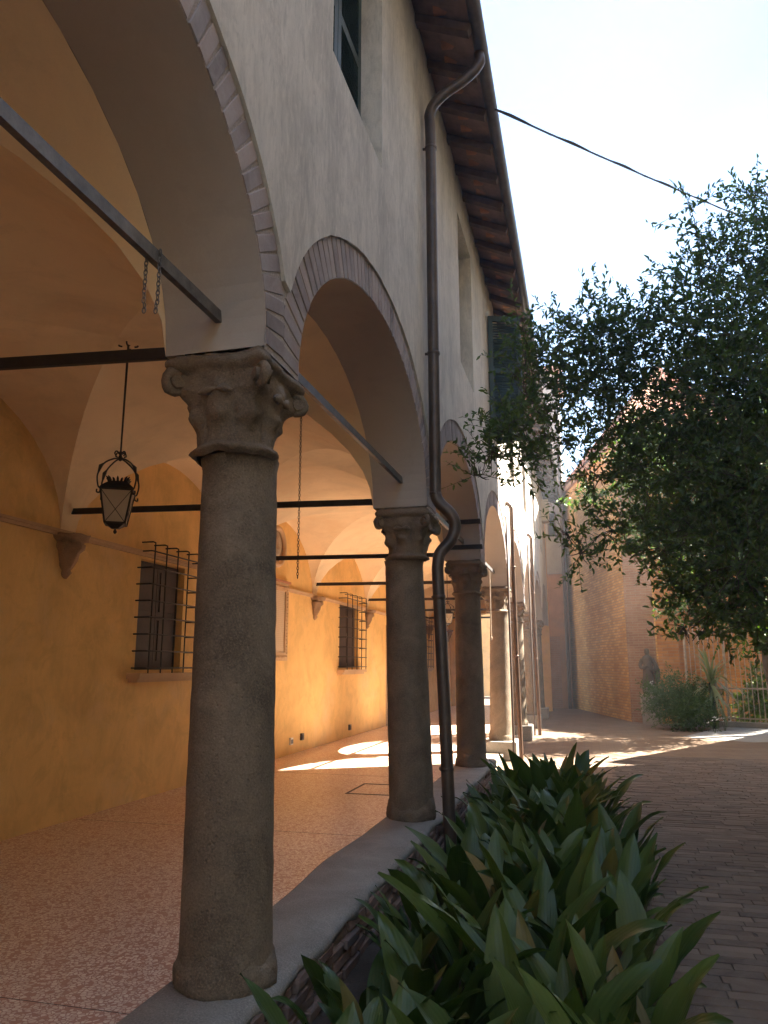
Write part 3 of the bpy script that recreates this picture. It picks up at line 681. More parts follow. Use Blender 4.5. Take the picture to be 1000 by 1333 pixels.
# corridor windows: shutters, grille, sill
for k, (y0, y1, z0, z1) in enumerate(IW):
    w = MB().box((XW-.13, y0, z0), (XW-.11, y1, z1)).build('barred_window', 'bshutter', bd)
    for a_, b_ in ((y0+.01, (y0+y1)/2-.004), ((y0+y1)/2+.004, y1-.01)):
        l_ = MB().box((XW-.108, a_, z0+.01), (XW-.08, b_, z1-.01)); l_.box((XW-.081, a_+.06, z0+.1), (XW-.068, b_-.06, (z0+z1)/2-.05)); l_.box((XW-.081, a_+.06, (z0+z1)/2+.05), (XW-.068, b_-.06, z1-.1)); l_.build('shutter', 'bshutter', w)
    MB().box((XW-.16, y0-.14, z0-.09), (XW+.16, y1+.14, z0-.035)).box((XW-.02, y0-.1, z0-.13), (XW+.11, y1+.1, z0-.09)).build('sill', 'mould', w)
    gy0, gy1, gx, zt = y0+.0, y1+.03, XW+.17, z1+.18
    for q in range(5):
        y = gy0+(gy1-gy0)*q/4
        MB().tube([(XW-.02, y, zt), (gx-.03, y, zt), (gx, y, zt-.012), (gx, y, zt-.04), (gx, y, z0-.035)], .0085, 6).build('bar', 'iron', w)
    for q in range(8):
        z = z0+.02+(zt-.13-z0)*q/7
        MB().tube([(XW-.02, gy0-.06, z), (gx-.0, gy0-.06, z), (gx+.004, gy0-.05, z), (gx+.004, gy1+.04, z), (gx-.01, gy1+.05, z), (XW-.02, gy1+.05, z)], .0085, 6).build('bar', 'iron', w)
# door
y0, y1, z0, z1 = DOOR
dr = MB().box((XW-.2, y0+.08, z0), (XW-.15, y1-.08, z1-.08)).build('door', 'wood_door', bd)
MB().box((XW-.15, y0+.2, z0+.2), (XW-.135, y1-.2, z0+.95)).box((XW-.15, y0+.2, z0+1.1), (XW-.135, y1-.2, z1-.2)).build('door_panel', 'wood_door', dr)
MB().box((XW-.02, y0-.1, z0), (XW+.03, y0+.03, z1+.1)).box((XW-.02, y1-.03, z0), (XW+.03, y1+.1, z1+.1)).box((XW-.02, y0+.03, z1-.03), (XW+.03, y1-.03, z1+.1)).build('door_frame', 'pale', dr)
MB().box((XW-.134, y0+.25, 1.9), (XW-.125, y0+.6, 2.02)).build('door_sign', 'iron', dr)
MB().box((XW-.134, y0+.12, 1.12), (XW-.12, y0+.17, 1.22)).tube([(XW-.12, y0+.145, 1.18), (XW-.08, y0+.145, 1.18), (XW-.08, y0+.24, 1.18)], .01, 6).build('door_handle', 'white', dr)

# ------------------------------------------------------------------ things in the corridor
t = empty('wall_lamp', (XW, 18.62, 2.66)); tag(t, 'small black floodlight fixed above the corridor door', 'lamp')
MB().box((XW, 18.55, 2.6), (XW+.03, 18.69, 2.72)).build('wall_plate', 'black', t); h = MB().tube([(XW+.03, 18.62, 2.66), (XW+.09, 18.62, 2.68)], .015, 8).lathe([(.05, 0), (.09, -.06), (.095, -.14), (.08, -.15)], 16, (XW+.14, 18.62, 2.75)); h.build('lamp_head', 'black', t)
pl = empty('stone_plaque', (XW, 11.1, 1.65)); tag(pl, 'pale inscribed stone plaque with carved border on the ochre wall', 'plaque')
PA, PB, PZ0, PZ1 = 10.45, 11.62, 1.62, 2.86
MB().box((XW, PA+.12, PZ0+.13), (XW+.03, PB-.12, PZ1-.13)).build('inscription_panel', 'inscr', pl)
fr = MB()
for a_, b_ in (((PA, PZ0), (PA+.12, PZ1)), ((PB-.12, PZ0), (PB, PZ1)), ((PA+.12, PZ0), (PB-.12, PZ0+.13)), ((PA+.12, PZ1-.13), (PB-.12, PZ1))): fr.box((XW, *a_), (XW+.05, *b_))
fr.build('border', 'mould', pl)
cv = MB()
for yy in (PA+.06, PB-.06):
    for q in range(22):
        cv.lathe([(.0, -.012), (.022, -.006), (.022, .006), (0, .012)], 7, (XW+.05, yy+.012*math.sin(q*2.1), PZ0+.07+q*.053))
for yy in np.linspace(PA+.15, PB-.15, 16):
    for zz in (PZ0+.065, PZ1-.065): cv.lathe([(.0, -.02), (.02, -.01), (.02, .01), (0, .02)], 7, (XW+.05, yy, zz))
cv.build('carving', 'mould', pl)['kind'] = 'stuff'
MB().box((XW, PA-.03, PZ1+.001), (XW+.075, PB+.03, PZ1+.035)).build('ledge', 'terracotta', pl)
md = empty('oval_medallion', (XW, 11.1, 3.1)); tag(md, 'oval carved relief medallion above the stone plaque', 'medallion')
ring = MB(); pts = [(XW+.04, 11.1+.30*math.cos(a_), 3.42+.30*math.sin(a_)) for a_ in np.linspace(0, 2*math.pi, 37)]; ring.tube(pts, .042, 8, False); ring.build('rim', 'mould', md)
dk = MB(); vv = [(XW+.02, 11.1, 3.42)]+[(XW+.012, p[1], p[2]) for p in pts[:-1]]; dk.add(vv, [(0, k+1, (k+1) % 36+1) for k in range(36)]); dk.build('field', 'pale', md)
rl = MB().lathe([(0, -.16), (.09, -.13), (.11, -.02), (.06, .02), (.075, .08), (.06, .14), (0, .17)], 18, (XW+.02, 11.1, 3.42), sx=.6); rl.wobble(.02, 14); rl.build('relief', 'pale', md)
for yy, zz, cc, lab in ((11.95, .33, 'white', 'white'), (12.45, .36, 'black', 'black'), (15.15, .31, 'black', 'small dark')):
    t = empty('power_outlet', (XW, yy, zz)); tag(t, {'white': 'white plastic socket box low on the ochre wall', 'black': 'black socket box on the wall right beside the white socket', 'small dark': 'dark socket box low on wall under the farther barred window'}[lab], 'outlet')
    MB().box((XW, yy-.05, zz-.05), (XW+.035, yy+.05, zz+.06)).build('box', cc, t); MB().box((XW+.035, yy-.035, zz-.03), (XW+.042, yy+.035, zz+.035)).build('cover', 'black' if cc == 'white' else 'iron', t)

def lantern(c, ztop, zl, label, k_=.70):
    """c: x,y of the hook; ztop: vault height; zl: height of the lantern's roof rim"""
    x, y = c; t = empty('hanging_lantern', (x, y, zl-.45)); tag(t, label, 'lantern', 'lanterns hanging from the vaults')
    hk = MB().tube([(x, y, ztop+.03), (x, y, zl+.40)], .009, 8); 
    for k in range(4):
        a_ = k*math.pi/2+.4; hk.tube(arc([(x, y, ztop-.05), (x+.05*math.cos(a_), y+.05*math.sin(a_), ztop-.01), (x+.07*math.cos(a_), y+.07*math.sin(a_), ztop-.05), (x+.045*math.cos(a_), y+.045*math.sin(a_), ztop-.06)], 4), .007, 6)
    hk.build('rod', 'iron', t)
    s1, s2, hgt, rot = .155, .10, .34, .5
    cs = [Vector((math.cos(rot+math.pi/4+k*math.pi/2), math.sin(rot+math.pi/4+k*math.pi/2), 0)) for k in range(4)]
    C0 = Vector((x, y, zl)); q2 = math.sqrt(2)
    top = [C0+v*s1*q2 for v in cs]; bot = [C0+v*s2*q2-ZZ*hgt for v in cs]
    fr = MB()
    for k in range(4):
        fr.tube([top[k], bot[k]], .010, 6); fr.tube([top[k], top[(k+1) % 4]], .011, 6); fr.tube([bot[k], bot[(k+1) % 4]], .010, 6)
        fr.tube([top[k], bot[(k+1) % 4]], .0035, 5); fr.tube([top[(k+1) % 4], bot[k]], .0035, 5)
    fr.build('frame', 'iron', t)
    for k in range(4):
        g_ = MB(); i_ = [top[k], top[(k+1) % 4], bot[(k+1) % 4], bot[k]]; ct = (i_[0]+i_[1]+i_[2]+i_[3])/4; nrm = (i_[1]-i_[0]).cross(i_[3]-i_[0]).normalized()
        i_ = [ct+(p-ct)*.985 for p in i_]; vv = i_+[p+nrm*.004 for p in i_]
        g_.add(vv, [(0, 1, 2, 3), (7, 6, 5, 4), (0, 4, 5, 1), (1, 5, 6, 2), (2, 6, 7, 3), (3, 7, 4, 0)]); g_.build('glass_pane', 'glass', t)
    rf_ = MB(); lv = [(1.08, 0), (1.05, .02), (.8, .06), (.62, .085), (.55, .10)]; vv = []
    for f_, z in lv: vv += [C0+v*(s1*q2*f_)+ZZ*z for v in cs]
    rf_.add(vv, [(i*4+k, i*4+(k+1) % 4, (i+1)*4+(k+1) % 4, (i+1)*4+k) for i in range(4) for k in range(4)]+[(16, 17, 18, 19), (3, 2, 1, 0)])
    rfo = rf_.build('lantern_roof', 'iron', t)
    cr = MB()
    for k in range(4):
        a_, b_ = C0+cs[k]*s1*q2*.56+ZZ*.1, C0+cs[(k+1) % 4]*s1*q2*.56+ZZ*.1
        for q in range(5):
            p = a_.lerp(b_, (q+.5)/5); hh = .045 if q % 2 == 0 else .03
            cr.tube([p, p+ZZ*hh*.6+(p-C0-ZZ*.1)*.15, p+ZZ*hh+(p-C0-ZZ*.1)*.35], [.014, .012, .003], 5)
    cr.build('crest', 'iron', rfo)
    for k in range(4):
        v = cs[k]; ar = MB(); ar.tube(arc([C0+v*.012+ZZ*.36, C0+v*.09+ZZ*.335, C0+v*.2+ZZ*.26, C0+v*.265+ZZ*.13, C0+v*.25+ZZ*.02, C0+v*.222-ZZ*.005, C0+v*.225-ZZ*.045, C0+v*.26-ZZ*.05, C0+v*.262-ZZ*.02], 5), .0085, 6)
        ar.tube([C0+v*.2+ZZ*.265, C0+v*.235+ZZ*.23, C0+v*.265+ZZ*.13], [.006, .02, .005], 6); ar.build('scroll_arm', 'iron', t)
    kn = MB().lathe([(.004, 0), (.02, .012), (.03, .03), (.02, .05), (.012, .07), (.022, .085), (.01, .11)], 12, (x, y, zl+.33))
    for k in range(4): kn.tube(arc([C0+ZZ*.40, C0+cs[k]*.05+ZZ*.43, C0+cs[k]*.075+ZZ*.40, C0+cs[k]*.05+ZZ*.385], 4), .008, 6)
    kn.build('finial', 'iron', t)
    vv = [p for p in bot]+[C0+v*.05-ZZ*(hgt+.05) for v in cs]; bs = MB().add(vv, [(k, (k+1) % 4, 4+(k+1) % 4, 4+k) for k in range(4)]+[(4, 5, 6, 7)]); bs.lathe([(.004, -.075), (.018, -.06), (.018, -.045), (.008, -.03), (.008, 0)], 10, (x, y, zl-hgt-.03)); bs.build('lantern_base', 'iron', t)
    bl = MB().lathe([(.014, 0), (.014, .06), (.022, .07), (.028, .10), (.02, .14), (.004, .16)], 12, (x, y, zl-hgt+.0)); bl.build('bulb', 'white', t)
    for ch_ in [c_ for c_ in bpy.data.objects if c_.parent == t or (c_.parent and c_.parent.parent == t)]:
        P0 = Vector((x, y, zl))
        for v in ch_.data.vertices:
            hold = ch_.name.startswith('rod') and v.co.z > zl+.6
            if not hold: v.co = P0+(v.co-P0)*k_
    return t
lantern((-3.25, yp(0)+SP/2-.03), 3.98, 2.79, 'black iron hanging lantern with four glass panes and scrolled arms')
lantern((-3.25, yp(4)+SP/2-.12), 3.98, 2.79, 'farther black iron lantern glimpsed between portico columns')
def chain(name, top, length, label, lk=.02, loop=0., mat='iron'):
    t = empty(name, top); tag(t, label, 'chain'); mb = MB(); p = Vector(top); n_ = int(length/(lk*.78))
    for k in range(n_):
        c_ = p-ZZ*(k*lk*.78); ax = Vector((1, 0, 0)) if k % 2 else Vector((0, 1, 0))
        mb.tube([c_+ax*(lk*.28*math.cos(a_))+ZZ*(lk*.5*math.sin(a_)) for a_ in np.linspace(0, 2*math.pi, 9)], lk*.09, 4, False)
    mb.build('links', mat, t); return t, mb
t, _ = chain('chain', (XC, 3.80, 3.11), 1.12, 'thin iron chain dangling from an arch tie rod in front of plaque')
t = empty('chain', (XC, 2.26, 2.82)); tag(t, 'doubled loop of chain hung over the arch tie rod near the lantern', 'chain')
for sx, nm in ((-.022, 'links'), (.022, 'links')):
    mb = MB()
    for k in range(14):
        c_ = Vector((XC+sx*.9, 2.26+sx*(.6 if k < 12 else .3), 3.07-k*.0185)); ax = Vector((1, 0, 0)) if k % 2 else Vector((0, 1, 0))
        mb.tube([c_+ax*(.007*math.cos(a_))+ZZ*(.0125*math.sin(a_)) for a_ in np.linspace(0, 2*math.pi, 9)], .0026, 4, False)
    mb.build(nm, 'rod', t)
t = empty('pull_cord', (XC, 12.6, 2)); tag(t, 'pale cord hanging from tie rod beside the sunlit column', 'cord')
MB().tube([(XC, 12.45, 3.13), (XC, 12.45, 2.0)], .008, 6).lathe([(.004, 0), (.014, .02), (.014, .05), (.004, .07)], 8, (XC, 12.45, 1.95)).build('cord', 'pale', t)
# ------------------------------------------------------------------ overhead cable
cps = [];A_, B_ = Vector((GX+.1, 6.95, 7.25)), Vector((4.58, 15.2, 9.75))
for k in range(41): s = k/40; cps.append(A_.lerp(B_, s)-ZZ*(.35*4*s*(1-s)*.12))
cb2 = MB().tube(cps, .011, 6); cb2.tube([p+Vector((.0, 0, .018*math.sin(k*1.3)))+Vector((.01, 0, 0)) for k, p in enumerate(cps)], .008, 5)
tag(cb2.build('overhead_cable', 'cable'), 'dark cable strung across the sky from the eaves', 'cable')

# ------------------------------------------------------------------ neighbouring buildings
tn_ = empty('tall_house', (8, 8, 0)); tag(tn_, 'tall plastered house across the path whose shadow covers the courtyard', 'building')
HX, HY1, HH = 4.6, 15.45, 14.5
MB().box((HX, 2.5, -.02), (14, HY1, HH)).build('wall', 'cream', tn_)
MB().box((HX-.0, 2.4, HH+.002), (14.4, HY1, HH+.25)).build('roof', 'terracotta', tn_)
for fl_ in range(4):
    for q in range(4):
        y = 3.1+q*3.1; z = 1.6+fl_*3.4
        w = MB().box((HX-.03, y, z), (HX+.02, y+1.0, z+1.6)).build('window', 'pane', tn_)
        slatted(MB(), HX-.075, y-.52, y-.02, z, z+1.6).build('shutter', 'shutter', w); slatted(MB(), HX-.075, y+1.02, y+1.52, z, z+1.6).build('shutter', 'shutter', w)
lh = empty('shade_house', (8, -8, 0)); tag(lh, 'lower cream house added out of view to shade the near courtyard', 'building')  # unseen house, added to keep sun off the ground around the camera
MB().box((HX+.1, -18, -.02), (13.8, 2.498, 10.7)).build('wall', 'cream', lh); MB().box((HX-.1, -18.3, 10.703), (13.9, 2.39, 10.9)).build('roof', 'terracotta', lh)
for q in range(5):
    y = -16+q*3.4; w = MB().box((HX+.05, y, 1.6), (HX+.15, y+1, 3.2)).build('window', 'pane', lh); slatted(MB(), HX+.02, y-.52, y-.02, 1.6, 3.2).build('shutter', 'shutter', w); slatted(MB(), HX+.02, y+1.02, y+1.52, 1.6, 3.2).build('shutter', 'shutter', w)
wg = empty('shade_wing', (9, 21, 0)); tag(wg, 'lower plastered wing added out of view to shade the path', 'building')  # unseen wing, added so its roof edge draws the shadow line on the path
d_ = Vector((.5, .866, 0)).normalized(); p0 = Vector((4.95, 16.2, 0)); p1 = p0+d_*9; nn = Vector((d_.y, -d_.x, 0)); vv = [p0, p1, p1+nn*5, p0+nn*5]
MB().add([v for v in vv]+[v+ZZ*6 for v in vv], [(0, 1, 5, 4), (1, 2, 6, 5), (2, 3, 7, 6), (3, 0, 4, 7), (4, 5, 6, 7)]).build('wall', 'greyp', wg)
MB().add([v+ZZ*6.003-nn*.0 for v in vv]+[v+ZZ*6.15 for v in vv], [(0, 1, 5, 4), (1, 2, 6, 5), (2, 3, 7, 6), (3, 0, 4, 7), (4, 5, 6, 7)]).build('roof', 'terracotta', wg)
# brick church end
ch = empty('brick_church', (3, 26, 0)); tag(ch, 'old brick church wall with tiled roof at the end of path', 'church')
CP = [(-.62, 30.0), (1.12, 22.9), (1.86, 22.5), (1.9, 22.42), (2.45, 22.42), (2.5, 23.3), (5.6, 24.05)]
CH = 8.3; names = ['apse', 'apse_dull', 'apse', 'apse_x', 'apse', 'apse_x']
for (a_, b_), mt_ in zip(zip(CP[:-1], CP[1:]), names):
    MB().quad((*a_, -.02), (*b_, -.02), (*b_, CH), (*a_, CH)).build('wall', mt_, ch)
MB().add([(*p, z) for z in (0, CH) for p in ((5.6, 24.05), (5.6, 31), (3, 32.5), (-.62, 30.0))], [(0, 1, 5, 4), (1, 2, 6, 5), (2, 3, 7, 6)]).build('rear_wall', 'apse_x', ch)
for (a_, b_) in zip(CP[:-1], CP[1:]):                  # plinth course and cornice
    A2, B2 = Vector((*a_, 0)), Vector((*b_, 0)); d_ = (B2-A2).normalized(); nn = Vector((d_.y, -d_.x, 0)); L = (B2-A2).length/2
    MB().obox((A2+B2)/2+nn*.03+ZZ*(CH-.09), [d_, nn, ZZ], (L+.03, .07, .088)).build('cornice', 'apse_dull', ch)
apex = Vector((3.0, 27.8, 12.4)); rfm = MB(); ov = .25
ctr = Vector((2.8, 27, 0)); RP = [Vector((*p, CH)) + (Vector((p[0], p[1], 0))-ctr).normalized()*ov for p in [(-.62, 30.0), (1.12, 22.75), (2.5, 22.42), (5.6, 24.05), (5.6, 31), (3, 32.5)]]
for k in range(len(RP)):
    a_, b_ = RP[k], RP[(k+1) % len(RP)]; cnt = max(4, int((b_-a_).length/.11)); nrm = (b_-a_).cross(apex-a_).normalized(); nrm = nrm if nrm.z > 0 else -nrm; prev = None
    for q in range(cnt*2+1):
        s = q/(cnt*2); lift = .05*(q % 2); e_ = a_.lerp(b_, s)+nrm*lift; t_ = apex.lerp(apex, 1)+nrm*lift*.2
        if prev: rfm.add([prev[0], e_, t_, prev[1]], [(0, 1, 2, 3)], False)
        prev = (e_, t_)
rfm.build('roof', 'terracotta', ch)
# corner house between arcade and church
hs = empty('corner_house', (-1.2, 29.6, 0)); tag(hs, 'narrow shaded house in the corner, grey above and worn orange below', 'building')
MB().box((-1.95, 29.2, -.02), (-.58, 32, 5.0)).build('lower_wall', 'orangep', hs)
MB().box((-1.95, 29.25, 5.0), (-.60, 32, 13)).build('upper_wall', 'greyp', hs)
MB().box((-1.95, 29.1, 4.94), (-.56, 29.199, 5.06)).build('ledge', 'greyp', hs)
w = MB().box((-1.18, 29.22, 6.4), (-.95, 29.3, 7.3)).build('window', 'pane', hs); MB().box((-1.22, 29.2, 6.36), (-1.18, 29.27, 7.34)).box((-.95, 29.2, 6.36), (-.91, 29.27, 7.34)).build('frame', 'wood', w)
MB().tube([(-.68, 29.05, 0), (-.68, 29.05, 5.2), (-.66, 29.1, 9), (-.66, 29.1, 12.6)], .07, 10).build('downpipe', 'pipe', hs)
MB().box((-1.5, 29.12, .0), (-.95, 29.2, 2.6)).build('blocked_doorway', 'apse_dull', hs)
MB().box((-2.1, 28.9, 13.002), (-.4, 32.2, 13.2)).build('roof', 'terracotta', hs)
tag(MB().box((XF+.0, 25.3, 6.3), (XF+.24, 25.9, 7.02)).build('wall_cabinet', 'cream'), 'cream box fixed high on the sunlit facade', 'cabinet')
# wing across the sunny court at the end of the corridor
fw = empty('court_wing', (-5, 41, 0)); tag(fw, 'orange plastered wing with barred windows beyond the corridor end', 'building')
q = MB(); 
for x0, x1, z0, z1 in ((-14, -4.3, 0, 8), (-3.05, 2, 0, 8), (-4.3, -3.05, 2.3, 8)): q.quad((x0, 40, z0), (x1, 40, z0), (x1, 40, z1), (x0, 40, z1))
q.box((-14, 40.01, 7.9), (2, 40.5, 8)); q.build('wall', 'ochre', fw)
for x in (-6.4, -2.6, -1.2):
    w = MB().box((x, 39.96, 1.7), (x+.75, 40.05, 3.3)).build('window', 'bshutter', fw)
    for k in range(4): MB().tube([(x+.1+k*.18, 39.85, 1.6), (x+.1+k*.18, 39.85, 3.4)], .014, 5).build('bar', 'iron', w)

# ------------------------------------------------------------------ statue, fence, slab
stt = empty('statue', (1.62, 22.3, 1.0)); tag(stt, 'weathered stone statue of a robed figure on a bracket', 'statue')
def skin(name, chains, mat, parent):
    vs, es, rs = [], [], []
    for ch_ in chains:
        st = None
        for (p, r_) in ch_:
            if isinstance(p, int): st = p; continue
            vs.append(p); rs.append(r_)
            if st is not None: es.append((st, len(vs)-1))
            st = len(vs)-1
    me = bpy.data.meshes.new(name); me.from_pydata(vs, es, []); me.update(); me.materials.append(M[mat]); o = put(name, me, parent)
    sk = o.modifiers.new('skin', 'SKIN'); sk.use_smooth_shade = True
    for k, r_ in enumerate(rs): me.skin_vertices[0].data[k].radius = (r_, r_*.8) if not isinstance(r_, tuple) else r_
    me.skin_vertices[0].data[0].use_root = True
    ss = o.modifiers.new('sub', 'SUBSURF'); ss.levels = 2; ss.render_levels = 2
    return o
SX, SY, SZ = 1.60, 22.40, .98
st_ = MB(); n_ = 40
rings = [(.15, .11, 0), (.155, .115, .04), (.14, .105, .2), (.13, .10, .36), (.125, .095, .48), (.105, .085, .58), (.12, .09, .68), (.14, .095, .75), (.125, .085, .80), (.07, .06, .835), (.045, .045, .86), (.055, .06, .885), (.068, .075, .93), (.066, .074, .975), (.05, .055, 1.01), (.02, .02, 1.03)]
vv = []
for a_, b_, z in rings:
    for k in range(n_):
        th = 2*math.pi*k/n_; fold = 1+(.09*math.sin(th*9+z*2)+.05*math.sin(th*5-z*3))*max(0, 1-z/.7)
        vv.append((SX+a_*fold*math.cos(th), SY+b_*fold*math.sin(th)-.03*math.sin(z*3), SZ+z))
st_.add(vv, [(i*n_+k, i*n_+(k+1) % n_, (i+1)*n_+(k+1) % n_, (i+1)*n_+k) for i in range(len(rings)-1) for k in range(n_)], True); st_.add(vv[:n_], [tuple(range(n_))]); st_.add(vv[-n_:], [tuple(range(n_))])
st_.tube(arc([(SX-.13, SY, SZ+.74), (SX-.19, SY-.02, SZ+.6), (SX-.17, SY-.09, SZ+.5), (SX-.06, SY-.15, SZ+.54), (SX-.02, SY-.15, SZ+.57)], 4), [.05]*6+[.045]*5+[.035]*6, 10)
st_.tube(arc([(SX+.13, SY, SZ+.74), (SX+.2, SY-.02, SZ+.6), (SX+.19, SY-.08, SZ+.46), (SX+.12, SY-.14, SZ+.44), (SX+.06, SY-.15, SZ+.46)], 4), [.05]*6+[.045]*5+[.035]*6, 10)
st_.tube(arc([(SX+.2, SY-.02, SZ+.62), (SX+.25, SY+.0, SZ+.4), (SX+.24, SY+.02, SZ+.12)], 4), [.05, .055, .06, .065, .07, .07, .07, .06, .05], 10)
st_.lathe([(.004, -.012), (.014, 0), (.004, .02)], 8, (SX, SY-.155, SZ+.945)); 
so2 = st_.build('figure', 'statue', stt)
rmod = so2.modifiers.new('remesh', 'REMESH'); rmod.mode = 'VOXEL'; rmod.voxel_size = .014; rmod.use_smooth_shade = True
MB().lathe([(.1, -.22), (.14, -.18), (.19, -.06), (.23, -.05), (.24, 0)], 24, (SX, SY, SZ)).build('bracket', 'mortar', stt)
tp = empty('framed_panel', (1.62, 22.35, .3)); tag(tp, 'dull stone panel with pale frame below the statue', 'panel')
MB().box((1.4, 22.34, .28), (1.84, 22.47, .74)).build('panel', 'mortar', tp); MB().box((1.36, 22.31, .26), (1.4, 22.46, .78)).box((1.84, 22.31, .26), (1.88, 22.46, .78)).box((1.4, 22.31, .74), (1.84, 22.46, .78)).build('frame', 'pale', tp)
tag(MB().box((1.38, 22.1, -.02), (1.86, 22.46, .258)).wobble(.015, 6).build('stone_block', 'mortar'), 'rough stone block on the ground under the framed panel', 'block')
fn = empty('iron_fence', (4, 21.2, 0)); tag(fn, 'tall pale iron railing fence of upright bars beside the yucca', 'fence')
FA, FB = Vector((2.55, 22.0, .05)), Vector((6.4, 20.0, .05)); d_ = (FB-FA).normalized(); L = (FB-FA).length; FHT = 2.5
s = 0.; k = 0
while s < L:
    p = FA+d_*s
    if k % 8 == 0: MB().tube([p, p+ZZ*(FHT+.1)], .032, 8).lathe([(.02, 0), (.04, .03), (.004, .1)], 8, (p.x, p.y, FHT+.12)).build('post', 'fence', fn)
    else: MB().tube([p, p+ZZ*FHT, p+ZZ*(FHT+.08)], [.011, .011, .002], 6).build('bar', 'fence', fn)
    s += .125; k += 1
for z in (.18, .92, FHT-.15): MB().obox((FA+FB)/2+ZZ*z, [d_, Vector((d_.y, -d_.x, 0)), ZZ], (L/2, .008, .018)).build('rail', 'fence', fn)
kb = MB().obox((FA+FB)/2+Vector((-.1, -.28, .02)), [d_, Vector((d_.y, -d_.x, 0)), ZZ], (L/2, .12, .09)).build('kerb_stone', 'mortar'); tag(kb, 'low rough stone kerb edging the fenced garden', 'kerb')
rp = MB().add([(1.95, 18.4, .001), (3.2, 17.45, .001), (5.2, 18.2, .03), (5.0, 21.6, .06), (3.3, 21.4, .03)], [(0, 1, 2, 3, 4)]).build('concrete_apron', 'slab'); tag(rp, kind='structure')

# ------------------------------------------------------------------ plants
# aspidistra clumps: six leaf shapes shared by all leaves
def asp_leaf(seed):
    rr = random.Random(seed); L = rr.uniform(.46, .6); w = rr.uniform(.058, .082); lean = rr.uniform(.1, .75); curl = rr.uniform(.0, .9); tw = rr.uniform(-.6, .6); fold = rr.uniform(.15, .5)
    n_ = 12; vs = []; p = Vector((0, 0, 0)); ang = rr.uniform(.0, .25); pet = .16
    for k in range(n_+1):
        t = k/n_; a_ = ang+(lean*t+curl*max(0, t-.5)**2*2.4)
        if k: p = p+Vector((0, math.sin(a_), math.cos(a_)))*((L+pet)/n_)
        u = max(0, (t-.24)/.76); hw = .004 if u <= 0 else max(.0015, w*math.sin(math.pi*min(1, u**.72))**.85*(1.0)) if u < 1 else .001
        tn_ = Vector((0, math.sin(a_), math.cos(a_))); nb = Vector((0, -math.cos(a_), math.sin(a_))); rt = Vector((1, 0, 0)); q = tw*t
        rt2 = rt*math.cos(q)+nb*math.sin(q); nb2 = nb*math.cos(q)-rt*math.sin(q); wav = .006*math.sin(t*17+seed)
        for sgn, f_ in ((-1, 1), (-.5, .42), (0, 0), (.5, .42), (1, 1)): vs.append(p+rt2*(sgn*hw)+nb2*(abs(sgn)*hw*fold+wav*sgn))
    mb = MB().add(vs, [(i*5+k, i*5+k+1, (i+1)*5+k+1, (i+1)*5+k) for i in range(n_) for k in range(4)], True); return mb.mesh('leaf', 'aspid')
LV = [asp_leaf(k) for k in range(16)]
DRY = [asp_leaf(k+40) for k in range(4)]
for me in DRY: me.materials.clear(); me.materials.append(M['dryleaf'])
def clump(x, y, n_, hs, label):
    t = empty('aspidistra', (x, y, .01)); tag(t, label, 'plant', 'aspidistra clumps in the bed beside the low wall')
    for k in range(n_):
        r_ = .21*math.sqrt(random.random()); a_ = random.uniform(0, 2*math.pi); az = a_+random.gauss(0, .9)-math.pi/2
        tilt = random.uniform(0, .17)+r_*.5; s = hs*random.uniform(.58, 1.15)
        mw = Matrix.Translation((x+r_*math.cos(a_), y+r_*math.sin(a_), 0)) @ Matrix.Rotation(az, 4, 'Z') @ Matrix.Rotation(-tilt, 4, 'X') @ Matrix.Diagonal((s*random.uniform(.9, 1.25), s, s, 1))
        put('leaf', LV[random.randrange(16)] if random.random() > .05 else DRY[random.randrange(4)], t, mw)
lab = 'clump of broad dark glossy aspidistra leaves in the bed by the low wall'
y = 2.55
while y < 9.3:
    for x, e_, lab in ((-.68, 0, 'clump of broad dark aspidistra leaves growing against the low brick wall'), (-.28, .2, 'clump of broad dark aspidistra leaves in the middle of the bed'), (.06, -.05, 'clump of broad dark aspidistra leaves along the brick path edge')):
        if y > 8.6 and x > 0: continue
        hs = 1.0+random.uniform(-.08, .1)
        if x < -.6: hs *= .8
        if x > 0: hs *= .86
        clump(x+random.uniform(-.09, .09)-(.12 if y > 6.5 else 0), y+e_+random.uniform(-.08, .08), 17 if y < 6 else 14, hs, lab)
    y += .5
for x, y in ((-.92, 2.5), (-.9, 3.0), (-.93, 3.5), (-.9, 4.1), (-.92, 4.8), (-.9, 5.5), (-.93, 6.6), (-.9, 7.4)):
    clump(x, y, 9, .66, 'short clump of aspidistra leaves squeezed against the foot of the low wall')
